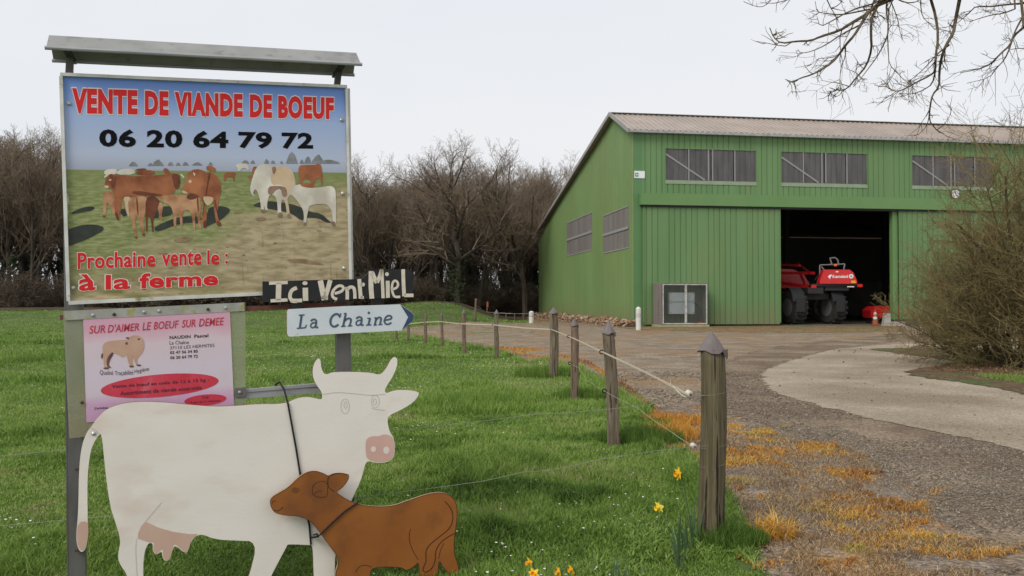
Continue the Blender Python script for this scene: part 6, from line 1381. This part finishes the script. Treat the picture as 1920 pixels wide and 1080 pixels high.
def daffodil(fx, fyy, Y, bx, label, pm=pet, face=(-.85, -.45, -.15), size=.040, leaves=4, lh=.22):
    f = at(fx, fyy, Y); b = at(bx, 900, Y); b.z = tz(b.x, b.y)
    root = thing('daffodil', b, label, 'flower', 'daffodils'); ax = Vector(face).normalized()
    mb = MB(); mb.tube(smooth_line([tuple(b - Vector((0, 0, .02))), tuple(b.lerp(f, .6) + Vector((.01, 0, 0))), tuple(f + Vector((.015, .01, .012))), tuple(f - ax * .012)]), .0032, 6); mb.build('stem', stemm, root)
    a0 = ax.orthogonal().normalized(); b0 = ax.cross(a0)
    for k in range(6):
        an = k * math.pi / 3 + R.uniform(-.12, .12); dv = a0 * math.cos(an) + b0 * math.sin(an); sv = ax.cross(dv); mb = MB(); bk = R.uniform(-.1, .35)
        L1 = size * R.uniform(.85, 1.1); ps = [f, f + dv * L1 * .45 + sv * L1 * .27, f + dv * L1 * .95 + ax * L1 * bk + sv * L1 * .05, f + dv * L1 * .95 + ax * L1 * bk - sv * L1 * .05, f + dv * L1 * .45 - sv * L1 * .27]
        mb.face(ps); mb.face([p_ - ax * .001 for p_ in reversed(ps)]); mb.build('petal', pm, root)
    mb = MB(); mb.lathe(f, [(size * .2, 0), (size * .25, size * .3), (size * .36, size * .62), (size * .30, size * .60), (size * .12, size * .1)], 12, ax); mb.build('trumpet', trm if pm is pet else pet, root)
    for k in range(leaves):
        mb = MB(); a = R.uniform(0, 6.28); leafblade(mb, b + Vector((math.cos(a) * .015, math.sin(a) * .015, -.01)), Vector((math.cos(a), math.sin(a), 0)) * R.uniform(.1, .4), lh * R.uniform(.7, 1.1), .011, R.uniform(.3, 1.4)); mb.build('leaf', stemm, root)
daffodil(1272, 888, 4.72, 1302, 'golden daffodil highest of all, left of the nearest post', leaves=5, lh=.25)
daffodil(1236, 951, 4.35, 1272, 'pale yellow daffodil lower left of the nearest post', petp, leaves=5, lh=.24)
daffodil(993, 1054, 3.9, 1016, 'leftmost daffodil of the bottom clump, upper bloom', size=.030, leaves=3, lh=.16)
daffodil(1000, 1076, 3.8, 1014, 'lowest daffodil of the bottom clump, cut by the frame', size=.030, leaves=2, lh=.14, face=(-.2, -.9, .3))
daffodil(1048, 1072, 3.8, 1052, 'middle daffodil of the bottom clump', size=.028, leaves=3, lh=.2)
daffodil(1072, 1068, 3.85, 1080, 'rightmost daffodil of the bottom clump', size=.028, leaves=3, lh=.2)
# leaf clumps without flowers
for (x, y, Y, n, L_, lab) in ((1160, 1075, 4.0, 7, .24, 'upright clump of daffodil leaves without a bloom, bottom middle'), (1290, 1030, 4.5, 12, .30, 'daffodil leaf clump at the left foot of the nearest post'), (1185, 1085, 3.95, 4, .2, 'small leaf clump right beside the upright one at the bottom')):
    b = at(x, y, Y); b.z = tz(b.x, b.y); root = thing('leaf_clump', b, lab, 'plant')
    for k in range(n):
        mb = MB(); a = R.uniform(0, 6.28); leafblade(mb, b + Vector((R.uniform(-.06, .06), R.uniform(-.05, .05), -.01)), Vector((math.cos(a), math.sin(a), 0)) * R.uniform(.05, .3), L_ * R.uniform(.6, 1.15), .012, R.uniform(.1, .8)); mb.build('leaf', stemm, root)
# dry stalks
dry = mat('dry_stalk', (.12, .08, .05), (.18, .12, .08), scale=20, rough=.9)
for (x, y, Y, h, lab) in ((880, 1075, 4.1, .16, 'thin dry forked stalk right of the brown calf'), (1467, 1010, 4.55, .12, 'short dry stalk in the orange tuft'), (1537, 1015, 4.5, .10, 'small dry stalk on the bare verge')):
    b = at(x, y, Y); b.z = tz(b.x, b.y) ; mb = MB(); t_ = b + Vector((.01, 0, h)); mb.tube([b, b.lerp(t_, .5) + Vector((.006, 0, 0)), t_], [.003, .0025, .0015], 5)
    for s_ in (-1, 1): mb.tube([b.lerp(t_, .7), b.lerp(t_, .8) + Vector((s_ * .02, 0, .02)), b.lerp(t_, .95) + Vector((s_ * .03, .01, .015))], [.002, .0015, .001], 4)
    tag(mb.build('dry_stalk', dry, None, origin=b), lab, 'stalk')
S.cycles.max_bounces = 6
